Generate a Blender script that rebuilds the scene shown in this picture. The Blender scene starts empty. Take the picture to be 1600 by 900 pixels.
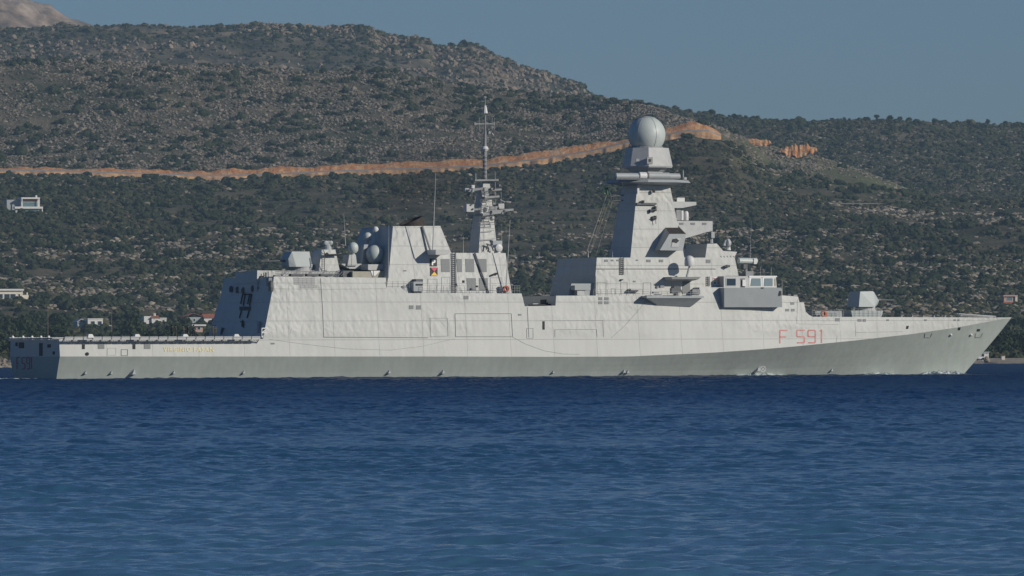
import bpy, math, random
import numpy as np
from mathutils import Vector, Matrix
R = math.radians
random.seed(7)
rng = np.random.default_rng(11)
scene = bpy.context.scene
COL = scene.collection

# ------------------------------------------------------------------ camera
F = 10296.0                    # focal length in pixels of a 1600 px wide frame
CAM = np.array([0.0, 0.0, 2.6])
ROLL = 0.0035
PITCH = math.atan((558.0 - 450.0) / F)
fw = np.array([0, math.cos(PITCH), math.sin(PITCH)])
up0 = np.array([0, -math.sin(PITCH), math.cos(PITCH)])
rt0 = np.array([1.0, 0, 0])
rt = rt0 * math.cos(ROLL) - up0 * math.sin(ROLL)
up = up0 * math.cos(ROLL) + rt0 * math.sin(ROLL)
cam_d = bpy.data.cameras.new('camera')
cam = bpy.data.objects.new('camera', cam_d)
COL.objects.link(cam)
cam.matrix_world = Matrix(((rt[0], up[0], -fw[0], CAM[0]), (rt[1], up[1], -fw[1], CAM[1]),
                           (rt[2], up[2], -fw[2], CAM[2]), (0, 0, 0, 1)))
cam_d.sensor_width = 36.0
cam_d.lens = 36.0 * F / 1600.0
cam_d.clip_start = 1.0
cam_d.clip_end = 40000.0
scene.camera = cam

# ------------------------------------------------------------------ sky and sun
SUN_AZ = R(62)      # from the direction behind the camera towards the right
SUN_EL = R(22)
world = bpy.data.worlds.new('World')
scene.world = world
world.use_nodes = True
wn = world.node_tree.nodes
wl = world.node_tree.links
for n in list(wn): wn.remove(n)
sky = wn.new('ShaderNodeTexSky')
sky.sky_type = 'NISHITA'
sky.sun_disc = False
sky.sun_elevation = SUN_EL
sdir = np.array([math.sin(SUN_AZ) * math.cos(SUN_EL), -math.cos(SUN_AZ) * math.cos(SUN_EL), math.sin(SUN_EL)])
sky.sun_rotation = math.atan2(sdir[0], sdir[1])
sky.air_density = 1.0
sky.dust_density = 0.25
sky.ozone_density = 3.0
tint = wn.new('ShaderNodeMix'); tint.data_type = 'RGBA'; tint.blend_type = 'MULTIPLY'
tint.inputs['Factor'].default_value = 1.0
tint.inputs['B'].default_value = (0.515, 0.69, 1.04, 1)
bg = wn.new('ShaderNodeBackground'); bg.inputs['Strength'].default_value = 0.05
wo = wn.new('ShaderNodeOutputWorld')
wl.new(sky.outputs[0], tint.inputs['A']); wl.new(tint.outputs['Result'], bg.inputs['Color']); wl.new(bg.outputs[0], wo.inputs['Surface'])
sl = bpy.data.lights.new('sun', 'SUN')
sl.energy = 3.5; sl.angle = R(0.5); sl.color = (1.0, 0.935, 0.83)
so = bpy.data.objects.new('sun', sl); COL.objects.link(so)
so.rotation_euler = Vector(sdir).to_track_quat('Z', 'Y').to_euler()
so.location = (200, -100, 300)
scene.view_settings.view_transform = 'Standard'
scene.view_settings.look = 'None'
scene.view_settings.gamma = 1.0
scene.view_settings.use_curve_mapping = False
scene.view_settings.exposure = 0.0
scene.render.engine = 'CYCLES'
scene.cycles.max_bounces = 6
scene.cycles.volume_bounces = 0
scene.cycles.use_denoising = True

# ------------------------------------------------------------------ materials
def mat(name, col, rough=0.6, metal=0.0, var=0.0, vscale=1.0, bump=0.0, bscale=1.0, spec=0.4, emit=None):
    m = bpy.data.materials.new(name); m.use_nodes = True
    nt = m.node_tree; N = nt.nodes; L = nt.links
    b = N['Principled BSDF']
    b.inputs['Base Color'].default_value = (*col, 1); b.inputs['Roughness'].default_value = rough
    b.inputs['Metallic'].default_value = metal; b.inputs['Specular IOR Level'].default_value = spec
    tc = N.new('ShaderNodeTexCoord')
    if var > 0:
        nz = N.new('ShaderNodeTexNoise'); nz.inputs['Scale'].default_value = vscale; nz.inputs['Detail'].default_value = 5
        L.new(tc.outputs['Object'], nz.inputs['Vector'])
        rp = N.new('ShaderNodeValToRGB')
        rp.color_ramp.elements[0].position = 0.3; rp.color_ramp.elements[1].position = 0.7
        rp.color_ramp.elements[0].color = tuple(c * (1 - var) for c in col) + (1,)
        rp.color_ramp.elements[1].color = tuple(min(1, c * (1 + var)) for c in col) + (1,)
        L.new(nz.outputs['Fac'], rp.inputs['Fac']); L.new(rp.outputs['Color'], b.inputs['Base Color'])
    if bump > 0:
        n2 = N.new('ShaderNodeTexNoise'); n2.inputs['Scale'].default_value = bscale; n2.inputs['Detail'].default_value = 3
        L.new(tc.outputs['Object'], n2.inputs['Vector'])
        bp = N.new('ShaderNodeBump'); bp.inputs['Distance'].default_value = bump; bp.inputs['Strength'].default_value = 1
        L.new(n2.outputs['Fac'], bp.inputs['Height']); L.new(bp.outputs[0], b.inputs['Normal'])
    return m

class NG:
    """small node-graph writer"""
    def __init__(s, m): s.t = m.node_tree; s.N = s.t.nodes; s.L = s.t.links
    def n(s, typ, **kw):
        o = s.N.new(typ)
        for k, v in kw.items(): setattr(o, k, v)
        return o
    def l(s, a, b): s.L.new(a, b)
    def math(s, op, a, b=None, clamp=False):
        o = s.n('ShaderNodeMath', operation=op, use_clamp=clamp)
        for i, v in enumerate((a, b)):
            if v is None: continue
            if isinstance(v, (int, float)): o.inputs[i].default_value = v
            else: s.l(v, o.inputs[i])
        return o.outputs[0]
    def noise(s, vec, scale, detail=4, rough=0.55, dist=0.0):
        o = s.n('ShaderNodeTexNoise'); o.inputs['Scale'].default_value = scale; o.inputs['Detail'].default_value = detail
        o.inputs['Roughness'].default_value = rough; o.inputs['Distortion'].default_value = dist
        s.l(vec, o.inputs['Vector']); return o.outputs['Fac']
    def map(s, vec, scale=(1, 1, 1), rot=(0, 0, 0)):
        o = s.n('ShaderNodeMapping'); o.inputs['Scale'].default_value = scale; o.inputs['Rotation'].default_value = rot
        s.l(vec, o.inputs['Vector']); return o.outputs[0]
    def ramp(s, fac, stops):
        o = s.n('ShaderNodeValToRGB'); e = o.color_ramp.elements
        while len(e) < len(stops): e.new(0.5)
        for i, (p, c) in enumerate(stops):
            e[i].position = p; e[i].color = (c, c, c, 1) if isinstance(c, (int, float)) else (*c, 1)
        s.l(fac, o.inputs['Fac']); return o.outputs['Color']
    def mix(s, fac, a, b):
        o = s.n('ShaderNodeMix', data_type='RGBA')
        for k, v in (('Factor', fac), ('A', a), ('B', b)):
            if isinstance(v, (int, float)): o.inputs[k].default_value = v
            elif isinstance(v, tuple): o.inputs[k].default_value = (*v, 1)
            else: s.l(v, o.inputs[k])
        return o.outputs['Result']

def ship_paint(name, col, dent=0.03, streak=0.05):
    """navy grey paint on thin plating: frames show through as dents, weld seams, faint streaks"""
    m = bpy.data.materials.new(name); m.use_nodes = True
    g = NG(m); b = g.N['Principled BSDF']
    tc = g.n('ShaderNodeTexCoord').outputs['Object']
    # dents between frames
    dn = g.noise(g.map(tc, (1.15, 0.3, 0.8), (0, R(24), 0)), 0.95, 1.5, 0.5, 0.4)
    amt = g.ramp(g.noise(g.map(tc, (0.06, 0.06, 0.15)), 1.0, 2), [(0.38, 0.15), (0.62, 1.0)])
    fr = g.n('ShaderNodeTexWave', wave_type='BANDS', bands_direction='X', wave_profile='SIN')
    fr.inputs['Scale'].default_value = 0.35; fr.inputs['Distortion'].default_value = 0.8
    g.l(tc, fr.inputs['Vector'])
    frz = g.n('ShaderNodeTexWave', wave_type='BANDS', bands_direction='Z', wave_profile='SIN')
    frz.inputs['Scale'].default_value = 0.26; frz.inputs['Distortion'].default_value = 0.6
    g.l(tc, frz.inputs['Vector'])
    h = g.math('MULTIPLY', dn, amt)
    h = g.math('ADD', h, g.math('MULTIPLY', g.math('MULTIPLY', fr.outputs['Fac'], frz.outputs['Fac']), g.math('MULTIPLY', amt, 0.14)))
    sz_ = g.n('ShaderNodeSeparateXYZ'); g.l(tc, sz_.inputs[0])
    h = g.math('MULTIPLY', h, g.ramp(g.math('MULTIPLY', sz_.outputs[2], 0.05), [(0.255, 0.12), (0.30, 1.0)]))
    # seams
    br = g.n('ShaderNodeTexBrick'); br.offset = 0.0
    sx = g.n('ShaderNodeSeparateXYZ'); g.l(tc, sx.inputs[0])
    cb = g.n('ShaderNodeCombineXYZ'); g.l(sx.outputs[0], cb.inputs[0]); g.l(sx.outputs[2], cb.inputs[1])
    g.l(cb.outputs[0], br.inputs['Vector'])
    br.inputs['Scale'].default_value = 1.0; br.inputs['Brick Width'].default_value = 6.3; br.inputs['Row Height'].default_value = 2.45
    br.inputs['Mortar Size'].default_value = 0.035; br.inputs['Mortar Smooth'].default_value = 0.6
    h = g.math('ADD', h, g.math('MULTIPLY', br.outputs['Fac'], -0.12))
    bp = g.n('ShaderNodeBump'); bp.inputs['Distance'].default_value = dent * 4; bp.inputs['Strength'].default_value = 1.0
    g.l(h, bp.inputs['Height']); g.l(bp.outputs[0], b.inputs['Normal'])
    st = g.noise(g.map(tc, (1.4, 1.4, 0.10)), 1.0, 4)
    bl = g.noise(tc, 0.15, 4)
    f = g.math('ADD', g.math('MULTIPLY', st, 0.6), g.math('MULTIPLY', bl, 0.6))
    c = g.ramp(f, [(0.42, tuple(x * (1 - streak * 1.6) for x in col)), (0.78, tuple(x * (1 + streak) for x in col))])
    c = g.mix(g.math('MULTIPLY', br.outputs['Fac'], 0.07), c, tuple(x * 0.5 for x in col))
    # thin rust and dirt weeping down
    rs = g.ramp(g.noise(g.map(tc, (2.6, 2.6, 0.16)), 1.0, 5, 0.65), [(0.70, 0.0), (0.80, 0.28)])
    c = g.mix(rs, c, (0.26, 0.22, 0.18))
    g.l(c, b.inputs['Base Color'])
    b.inputs['Roughness'].default_value = 0.55; b.inputs['Specular IOR Level'].default_value = 0.35
    return m

M = {}
M['paint'] = ship_paint('light_grey_ship_paint', (0.535, 0.54, 0.505), 0.060)
M['paint_low_shade'] = ship_paint('shade_darkened_green_grey_hull_paint', (0.36, 0.395, 0.36), 0.004, 0.07)  # greener lower hull, with the shade of the flare darkened into its colour
M['paint_sm'] = mat('grey_fitting_paint', (0.47, 0.475, 0.46), 0.55, var=0.08, vscale=1.5)
M['panel'] = mat('grey_radar_panel', (0.36, 0.385, 0.385), 0.5, var=0.05, vscale=1.0)
M['radome'] = mat('green_grey_radome', (0.50, 0.545, 0.515), 0.45, var=0.05, vscale=1.2)
M['white'] = mat('white_radome', (0.66, 0.66, 0.63), 0.45, var=0.04, vscale=1.2)
M['turret'] = mat('pale_green_grey_turret_paint', (0.42, 0.46, 0.45), 0.5, var=0.04, vscale=1.0)
M['vent'] = mat('grey_vent_grille', (0.20, 0.21, 0.21), 0.6, var=0.10, vscale=6)
M['dark'] = mat('dark_opening', (0.015, 0.016, 0.018), 0.7)
M['soot'] = mat('sooty_brown_steel', (0.045, 0.036, 0.030), 0.8, var=0.3, vscale=1.5)
M['steel'] = mat('dark_grey_steel', (0.10, 0.105, 0.11), 0.5, var=0.2, vscale=2)
M['mid'] = mat('mid_grey_steel', (0.25, 0.26, 0.26), 0.5, var=0.15, vscale=2)
M['deck'] = mat('grey_green_deck', (0.14, 0.15, 0.145), 0.8, var=0.15, vscale=0.5)
M['red'] = mat('faded_red_paint', (0.55, 0.21, 0.19), 0.6, var=0.25, vscale=3)
M['dred'] = mat('red_paint', (0.42, 0.07, 0.06), 0.6)
M['gold'] = mat('gold_letters', (0.80, 0.70, 0.36), 0.4)
M['wpaint'] = mat('white_paint', (0.78, 0.78, 0.75), 0.5)
M['black'] = mat('black_paint', (0.02, 0.02, 0.02), 0.6)
M['yellow'] = mat('yellow_paint', (0.80, 0.48, 0.04), 0.5)
M['crimson'] = mat('crimson_paint', (0.55, 0.04, 0.08), 0.5)
M['orange'] = mat('orange_ring', (0.50, 0.13, 0.06), 0.6)
M['tan'] = mat('tan_canvas', (0.40, 0.38, 0.31), 0.8, var=0.1, vscale=2)
M['glass'] = mat('dark_window_glass', (0.02, 0.035, 0.045), 0.08, spec=0.8)
M['bglass'] = mat('pale_window_glass', (0.20, 0.26, 0.27), 0.10, spec=0.8)
M['seam'] = mat('grey_seam', (0.36, 0.365, 0.345), 0.7)
M['green'] = mat('green_flag_cloth', (0.03, 0.13, 0.06), 0.8)
M['uniform'] = mat('dark_green_overalls', (0.060, 0.065, 0.050), 0.9, var=0.2, vscale=6)
M['navy'] = mat('dark_navy_clothes', (0.02, 0.022, 0.03), 0.9)
M['skin'] = mat('skin', (0.30, 0.20, 0.15), 0.6)
M['hair'] = mat('dark_hair', (0.02, 0.015, 0.012), 0.8)

# ------------------------------------------------------------------ mesh helpers
class MB:
    def __init__(s): s.v = []; s.f = []; s.m = []; s.cur = 0
    def add(s, vs, fs):
        o = len(s.v); s.v += [tuple(map(float, p)) for p in vs]
        for f in fs: s.f.append(tuple(i + o for i in f)); s.m.append(s.cur)
        return s
    def box(s, x0, x1, y0, y1, z0, z1):
        return s.hexa([(x0,y0,z0),(x1,y0,z0),(x1,y1,z0),(x0,y1,z0)], [(x0,y0,z1),(x1,y0,z1),(x1,y1,z1),(x0,y1,z1)])
    def hexa(s, lo, hi):
        n = len(lo)
        return s.add(list(lo) + list(hi), [tuple(range(n))[::-1], tuple(range(n, 2*n))] +
                     [(i, (i+1) % n, n + (i+1) % n, n + i) for i in range(n)])
    def tube(s, a, b, r0, r1=None, n=8):
        r1 = r0 if r1 is None else r1
        a = Vector(a); b = Vector(b); d = (b - a).normalized()
        u = d.orthogonal().normalized(); w = d.cross(u)
        lo = [a + (u * math.cos(2*math.pi*i/n) + w * math.sin(2*math.pi*i/n)) * r0 for i in range(n)]
        hi = [b + (u * math.cos(2*math.pi*i/n) + w * math.sin(2*math.pi*i/n)) * r1 for i in range(n)]
        return s.hexa(lo, hi)
    def path(s, pts, r, n=6):
        for a, b in zip(pts[:-1], pts[1:]): s.tube(a, b, r, n=n)
        return s
    def lathe(s, c, prof, n=24, axis='Z'):
        """prof = [(radius, height)]"""
        vs = []; fs = []
        for r, h in prof:
            for i in range(n):
                a = 2*math.pi*i/n; x = r*math.cos(a); y = r*math.sin(a)
                p = {'Z': (x, y, h), 'X': (h, x, y), 'Y': (x, h, y)}[axis]
                vs.append((c[0]+p[0], c[1]+p[1], c[2]+p[2]))
        for k in range(len(prof)-1):
            for i in range(n):
                j = (i+1) % n
                fs.append((k*n+i, k*n+j, (k+1)*n+j, (k+1)*n+i))
        fs.append(tuple(range(n))[::-1]); fs.append(tuple((len(prof)-1)*n+i for i in range(n)))
        return s.add(vs, fs)
    def build(s, name, mats, parent=None, smooth=False, bevel=0.0):
        me = bpy.data.meshes.new(name); me.from_pydata(s.v, [], s.f)
        if not isinstance(mats, (list, tuple)): mats = [mats]
        for m in mats: me.materials.append(m)
        if len(mats) > 1: me.polygons.foreach_set('material_index', s.m)
        if smooth:
            me.polygons.foreach_set('use_smooth', [True]*len(me.polygons))
        me.validate(); 
        import bmesh
        bm = bmesh.new(); bm.from_mesh(me); bmesh.ops.recalc_face_normals(bm, faces=bm.faces)
        bm.to_mesh(me); bm.free(); me.update()
        o = bpy.data.objects.new(name, me); COL.objects.link(o)
        if smooth: 
            try: me.set_sharp_from_angle(angle=R(40))
            except Exception: pass
        if bevel > 0:
            bv = o.modifiers.new('bevel', 'BEVEL'); bv.width = bevel; bv.segments = 2; bv.limit_method = 'ANGLE'
        if parent is not None: o.parent = parent
        return o

def dark_tops(o, m):
    """upward faces carry the dark deck coating"""
    o.data.materials.append(m); k = len(o.data.materials) - 1
    for p_ in o.data.polygons:
        if p_.normal.z > 0.93 and p_.area > 2.0: p_.material_index = k
def tag(o, label=None, cat=None, group=None, kind=None):
    if label: o['label'] = label
    if cat: o['category'] = cat
    if group: o['group'] = group
    if kind: o['kind'] = kind
    return o
def empty(name, loc, rz=0.0):
    o = bpy.data.objects.new(name, None); COL.objects.link(o); o.location = loc; o.rotation_euler = (0, 0, rz)
    o.empty_display_size = 1; return o
def copy_tree(o, parent=None):
    c = o.copy(); COL.objects.link(c); c.parent = parent
    for ch in list(o.children): copy_tree(ch, c)
    return c

def ray(px, py):
    return fw + rt * ((px - 800.0) / F) + up * ((450.0 - py) / F)
def at_range(px, py, r):
    d = ray(px, py); t = r / math.hypot(d[0], d[1]); return CAM + d * t
def z_at(px, py, r): return at_range(px, py, r)[2]

# ------------------------------------------------------------------ numpy noise
def _h(ix, iy, seed):
    n = (ix.astype(np.int64) * 374761393 + iy.astype(np.int64) * 668265263 + seed * 2147483647) & 0xffffffff
    n = ((n ^ (n >> 13)) * 1274126177) & 0xffffffff
    return ((n ^ (n >> 16)) & 0xffff) / 65535.0
def vnoise(x, y, seed=0):
    ix = np.floor(x); iy = np.floor(y); fx = x - ix; fy = y - iy
    fx = fx*fx*(3-2*fx); fy = fy*fy*(3-2*fy)
    a = _h(ix, iy, seed); b = _h(ix+1, iy, seed); c = _h(ix, iy+1, seed); d = _h(ix+1, iy+1, seed)
    return (a*(1-fx)+b*fx)*(1-fy) + (c*(1-fx)+d*fx)*fy
def fbm(x, y, s, oct=4, seed=0, gain=0.5):
    x = np.asarray(x, float); y = np.asarray(y, float)
    t = 0; a = 1; tot = 0; f = 1.0/s
    for k in range(oct):
        t = t + a*vnoise(x*f + 17.3*k, y*f - 9.1*k, seed+k); tot += a; a *= gain; f *= 2.03
    return t/tot
def big_mesh(name, verts, quads, mats, mi=None, smooth=True, parent=None):
    me = bpy.data.meshes.new(name)
    nv = len(verts); nf = len(quads); k = quads.shape[1]
    me.vertices.add(nv); me.vertices.foreach_set('co', np.ascontiguousarray(verts, dtype=np.float32).ravel())
    me.loops.add(nf*k); me.loops.foreach_set('vertex_index', np.ascontiguousarray(quads, dtype=np.int32).ravel())
    me.polygons.add(nf); me.polygons.foreach_set('loop_start', np.arange(0, nf*k, k, dtype=np.int32))
    for m in mats: me.materials.append(m)
    me.update(calc_edges=True)
    if mi is not None: me.polygons.foreach_set('material_index', np.asarray(mi, dtype=np.int32))
    me.polygons.foreach_set('use_smooth', np.full(nf, smooth))
    o = bpy.data.objects.new(name, me); COL.objects.link(o)
    if parent: o.parent = parent
    return o
def grid_quads(nr, nc):
    i = np.arange(nr-1)[:, None]*nc + np.arange(nc-1)[None, :]
    return np.stack([i, i+1, i+1+nc, i+nc], -1).reshape(-1, 4)

# ================================================================== TERRAIN
PXN = np.array([-900,-200,0,60,120,200,250,300,360,400,450,500,550,575,600,622,650,672,680,700,740,760,790,820,850,880,908,925,980,1040,1080,1130,1200,1270,1340,1400,1450,1500,1600,1800,2500], float)
def curve(pts):
    p = np.array(pts, float); return np.interp(PXN, p[:,0], p[:,1])
ROADY = [(-900,262),(0,264),(60,265),(100,266),(200,269),(330,273),(420,271),(500,267),(600,263),(700,260),(760,257),(850,246),(925,234),(980,221),(1040,209),(1080,202),(1110,203),(1130,212),(1200,272),(1270,285),(1340,295),(1400,308),(1450,316),(1600,320),(2500,330)]
r_road = 3900.0; stony = None
y_mid = curve([(-900,90),(0,94),(120,98),(250,100),(400,106),(500,112),(600,110),(700,128),(760,138),(850,148),(925,153),(980,158),(1040,172),(1080,189),(1130,203),(1200,226),(1270,242),(1340,266),(1400,290),(1450,312),(1500,317),(2500,322)])
y_rr = curve([(-900,150),(0,150),(600,150),(925,156),(980,160),(1040,170),(1080,178),(1130,184),(1200,190),(1270,192),(1340,190),(1400,191),(1500,193),(1600,196),(2500,205)])
y_back = curve([(-900,44),(0,46),(60,44),(120,41),(200,40),(300,43),(360,41),(400,38),(450,41),(500,43),(550,41),(575,42),(600,54),(622,57),(650,62),(672,66),(680,76),(700,73),(740,70),(760,77),(790,94),(820,106),(850,112),(880,124),(908,132),(925,150),(930,190),(1040,240),(2500,260)])
y_far = curve([(-900,-60),(-200,-50),(0,-24),(40,-4),(60,6),(90,22),(120,38),(250,90),(600,180),(2500,260)])
r_mid = curve([(-900,4250),(900,4250),(1000,4150),(1080,4020),(1130,4050),(1200,4120),(1450,4050),(2500,4050)])
road = curve(ROADY)
isroad = curve([(-900,1),(1110,1),(1140,0),(2500,0)])
one = np.ones_like(PXN)
r_shore = curve([(-900,1960),(0,1960),(400,1990),(1200,2060),(2500,2080)])
ANR = [r_shore-60, r_shore, r_shore+14, r_shore*0+2900, one*3100, one*3600, one*3872, one*3903, one*3925, r_mid,
       curve([(-900,4700),(1100,4700),(1450,4300),(2500,4300)]), one*5000, one*5200, one*5700, one*6500, one*9000, one*9700]
def zz(yarr, rarr): return np.array([z_at(a, b, c) for a, b, c in zip(PXN, yarr, rarr)])
WC = [(-900,1),(0,1.5),(60,2.5),(180,4.5),(300,5.5),(420,8),(560,8),(700,9),(850,9.5),(940,8),(980,5),(1050,8),(1090,10),(1110,6),(1130,2),(2500,1)]
wcut0 = curve(WC)
y46 = curve([(-900,330),(900,330),(1100,320),(2500,330)])
AZ = [one*-4.0, one*-0.4, one*1.2, zz(one*516, ANR[3]), zz(one*474, ANR[4]), zz(one*338, ANR[5]), zz(road + 10.5, ANR[6]),
      zz(road + 15*isroad + 2*(1-isroad), ANR[7]), zz(road - (wcut0 - 1.0)*isroad, ANR[8]), zz(y_mid, r_mid),
      None, zz(y_rr, ANR[11]), None, zz(y_back, ANR[13]), None, zz(y_far, ANR[15]), None]
AZ[10] = AZ[9] - curve([(-900,25),(1000,25),(1400,3),(2500,2)])
AZ[12] = np.minimum(AZ[11], AZ[13]) - 12
AZ[14] = AZ[13] - 60
AZ[16] = AZ[15] - 30
ANR = np.array(ANR); AZ = np.array(AZ)
def H(x, y, noise=True):
    x = np.asarray(x, float); y = np.asarray(y, float)
    px = np.clip(800 + F * x / np.maximum(y, 1.0), -899, 2499); r = np.hypot(x, y)
    z = np.full(x.shape, -4.0)
    rk = np.interp(px, PXN, ANR[0]); zk = np.interp(px, PXN, AZ[0])
    for k in range(1, len(ANR)):
        rn = np.interp(px, PXN, ANR[k]); zn = np.interp(px, PXN, AZ[k])
        t = np.clip((r - rk) / (rn - rk), 0, 1)
        if k not in (1, 2, 6, 7, 8): t = 0.55*t + 0.45*(t*t*(3-2*t))
        z = np.where(r >= rk, zk + (zn - zk) * t, z)
        rk, zk = rn, zn
    if noise:
        w = np.clip((r - 2050) / 500, 0, 1) * 0.5
        w = w + np.clip((r - 2900) / 300, 0, 1) * 0.5
        rd = np.interp(px, PXN, isroad)
        near = np.clip(1.6 - np.abs(r - 3905) / 50.0, 0, 1)
        w = w * (1 - rd * near)
        big = (fbm(x, y, 190, 3, 5) - 0.5) * 15
        med = (fbm(x, y, 45, 4, 9) - 0.5) * 6.5
        w2 = np.where(r < 3000, 0.3, 1.0)
        crest = np.exp(-((r - np.interp(px, PXN, ANR[9])) / 60.0)**2) + np.exp(-((r - 5000) / 60.0)**2) * (px > 930) + np.exp(-((r - 5700) / 60.0)**2)
        z = z + w * w2 * (big * (1 - 0.85*np.clip(crest, 0, 1)) + med * (1 - 0.4*np.clip(crest, 0, 1)))
        z = z + np.clip((r-7600)/600, 0, 1) * (np.abs(fbm(x, y, 150, 5, 33, .62) - 0.5) * 75 - 12)
        # crags on the far ridges
        far = np.clip((r - 4900) / 500, 0, 1) * (1 - 0.75*np.clip(crest, 0, 1))
        z = z + far * np.abs(fbm(x, y, 70, 4, 31) - 0.5) * 26 - far * 3.0
    return z

az_in = np.linspace(-0.124, 0.124, 590)
az_out = np.concatenate([-np.linspace(0.5, 0.126, 60), az_in, np.linspace(0.126, 0.5, 60)])
rows = np.concatenate([np.linspace(1940, 2100, 20), np.arange(2110, 3000, 10), np.arange(3000, 3876, 5),
                       np.arange(3876, 3926, 2.5), np.arange(3926, 4700, 5), np.arange(4700, 6000, 7), np.linspace(6010, 8000, 60), np.linspace(8010, 9100, 150), np.linspace(9120, 9700, 20)])
AZg, Rg = np.meshgrid(az_out, rows)
X = Rg*np.sin(AZg); Y = Rg*np.cos(AZg); Z = H(X, Y)
terr_m = bpy.data.materials.new('scrubby_limestone_hillside'); terr_m.use_nodes = True
g = NG(terr_m); b = g.N['Principled BSDF']; b.inputs['Roughness'].default_value = 0.95; b.inputs['Specular IOR Level'].default_value = 0.1
geo = g.n('ShaderNodeNewGeometry'); pos = geo.outputs['Position']
n_fine = g.noise(pos, 0.35, 6, 0.7); n_mid = g.noise(pos, 0.045, 5, 0.6); n_big = g.noise(pos, 0.010, 4, 0.55)
base = g.ramp(n_mid, [(0.36, (0.050, 0.054, 0.030)), (0.50, (0.110, 0.095, 0.060)), (0.62, (0.170, 0.138, 0.095))])
green = g.ramp(n_big, [(0.45, 0.0), (0.62, 0.6)])
base = g.mix(green, base, (0.045, 0.060, 0.026))
sp0 = g.n('ShaderNodeSeparateXYZ'); g.l(pos, sp0.inputs[0])
low = g.ramp(g.math('MULTIPLY', sp0.outputs[1], 1/10000.0), [(0.385, 0.65), (0.390, 0.0)])
base = g.mix(low, base, g.ramp(n_mid, [(0.38, (0.042, 0.046, 0.022)), (0.60, (0.120, 0.104, 0.062))]))
spx = g.ramp(g.math('MULTIPLY', sp0.outputs[0], 1/1000.0), [(0.105, 0.0), (0.13, 1.0), (0.25, 1.0), (0.28, 0.0)])
spy = g.ramp(g.math('MULTIPLY', sp0.outputs[1], 1/10000.0), [(0.378, 0.0), (0.384, 1.0), (0.408, 1.0), (0.412, 0.0)])
base = g.mix(g.math('MULTIPLY', g.math('MULTIPLY', spx, spy), g.ramp(n_mid, [(0.4, 0.5), (0.6, 0.95)])), base, (0.120, 0.130, 0.062))
rock = g.math('MULTIPLY', g.ramp(n_fine, [(0.56, 0.0), (0.64, 0.8)]), g.ramp(g.noise(pos, 0.016, 4, 0.6), [(0.42, 0.10), (0.60, 0.75)]))
base = g.mix(rock, base, (0.27, 0.235, 0.185))
# grey crags high up and far, orange soil near the road cutting
sep = g.n('ShaderNodeSeparateXYZ'); g.l(pos, sep.inputs[0])
far = g.ramp(g.math('MULTIPLY', sep.outputs[1], 1/10000.0), [(0.50, 0.0), (0.56, 0.75), (0.70, 0.75), (0.80, 1.0)])
cr0 = g.ramp(g.noise(pos, 0.012, 6, 0.7), [(0.40, (0.15, 0.105, 0.07)), (0.50, (0.27, 0.19, 0.13)), (0.62, (0.42, 0.33, 0.25))])
cr = g.ramp(g.noise(pos, 0.02, 6, 0.65), [(0.40, (0.045, 0.05, 0.034)), (0.52, (0.12, 0.10, 0.075)), (0.64, (0.30, 0.235, 0.17))])
cr = g.mix(g.ramp(g.math('MULTIPLY', sep.outputs[1], 1/10000.0), [(0.70, 0.0), (0.76, 1.0)]), cr, cr0)
base = g.mix(far, base, cr)
g.l(base, b.inputs['Base Color'])
bp = g.n('ShaderNodeBump'); bp.inputs['Distance'].default_value = 1.2; bp.inputs['Strength'].default_value = 1.0
g.l(g.noise(pos, 0.25, 6, 0.7), bp.inputs['Height']); g.l(bp.outputs[0], b.inputs['Normal'])
ter = big_mesh('hills', np.stack([X, Y, Z], -1).reshape(-1, 3), grid_quads(*X.shape), [terr_m])
tag(ter, 'scrub covered limestone hillside rising behind the bay', None, None, 'structure'); 

# ---- shore strips: sand to the right, rocks to the left
def strip(name, px0, px1, offs, mats, n=200, jitter=0.0, dz=0.0, rfun=None, conform=True, zlist=None):
    pxs = np.linspace(px0, px1, n); vs = []
    for j, p in enumerate(pxs):
        az = math.atan2(ray(p, 500)[0], ray(p, 500)[1])
        for k, o_ in enumerate(offs):
            r = rfun(p) + o_ + (fbm(p*0.9, k*7.7, 14, 3, 3) - 0.5) * jitter
            x = r*math.sin(az); y = r*math.cos(az)
            z = float(H(x, y)) + dz if zlist is None else zlist[k](p, r)
            vs.append((x, y, z))
    nk = len(offs)
    q = np.array([[j*nk+k, (j+1)*nk+k, (j+1)*nk+k+1, j*nk+k+1] for j in range(n-1) for k in range(nk-1)])
    return big_mesh(name, np.array(vs), q, mats)
shore_r = lambda p: float(np.interp(p, PXN, r_shore))
M['sand'] = mat('pale_brown_sand', (0.30, 0.255, 0.19), 0.95, var=0.25, vscale=0.4)
st_ = strip('beach', 1380, 1800, [-6, 0, 6, 14, 22, 30], [M['sand']], 200, 4.0, 0.35, shore_r)
tag(st_, 'strip of pale sandy beach at the foot of the trees', None, None, 'structure')

# ---- the new hillside road: fill slope, roadbed, cut bank
cut_m = bpy.data.materials.new('orange_cut_earth'); cut_m.use_nodes = True
g = NG(cut_m); b = g.N['Principled BSDF']; b.inputs['Roughness'].default_value = 0.95; b.inputs['Specular IOR Level'].default_value = 0.1
pos = g.n('ShaderNodeNewGeometry').outputs['Position']
nA = g.noise(g.map(pos, (1, 1, 0.35)), 0.22, 6, 0.7)
g.l(g.ramp(nA, [(0.34, (0.45, 0.17, 0.065)), (0.50, (0.60, 0.29, 0.115)), (0.64, (0.66, 0.45, 0.26))]), b.inputs['Base Color'])
bp = g.n('ShaderNodeBump'); bp.inputs['Distance'].default_value = 1.5; g.l(g.noise(pos, 0.4, 5, 0.7), bp.inputs['Height']); g.l(bp.outputs[0], b.inputs['Normal'])
M['cut'] = cut_m
M['fill'] = mat('tan_fill_earth', (0.57, 0.33, 0.15), 0.95, var=0.40, vscale=0.10)
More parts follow.
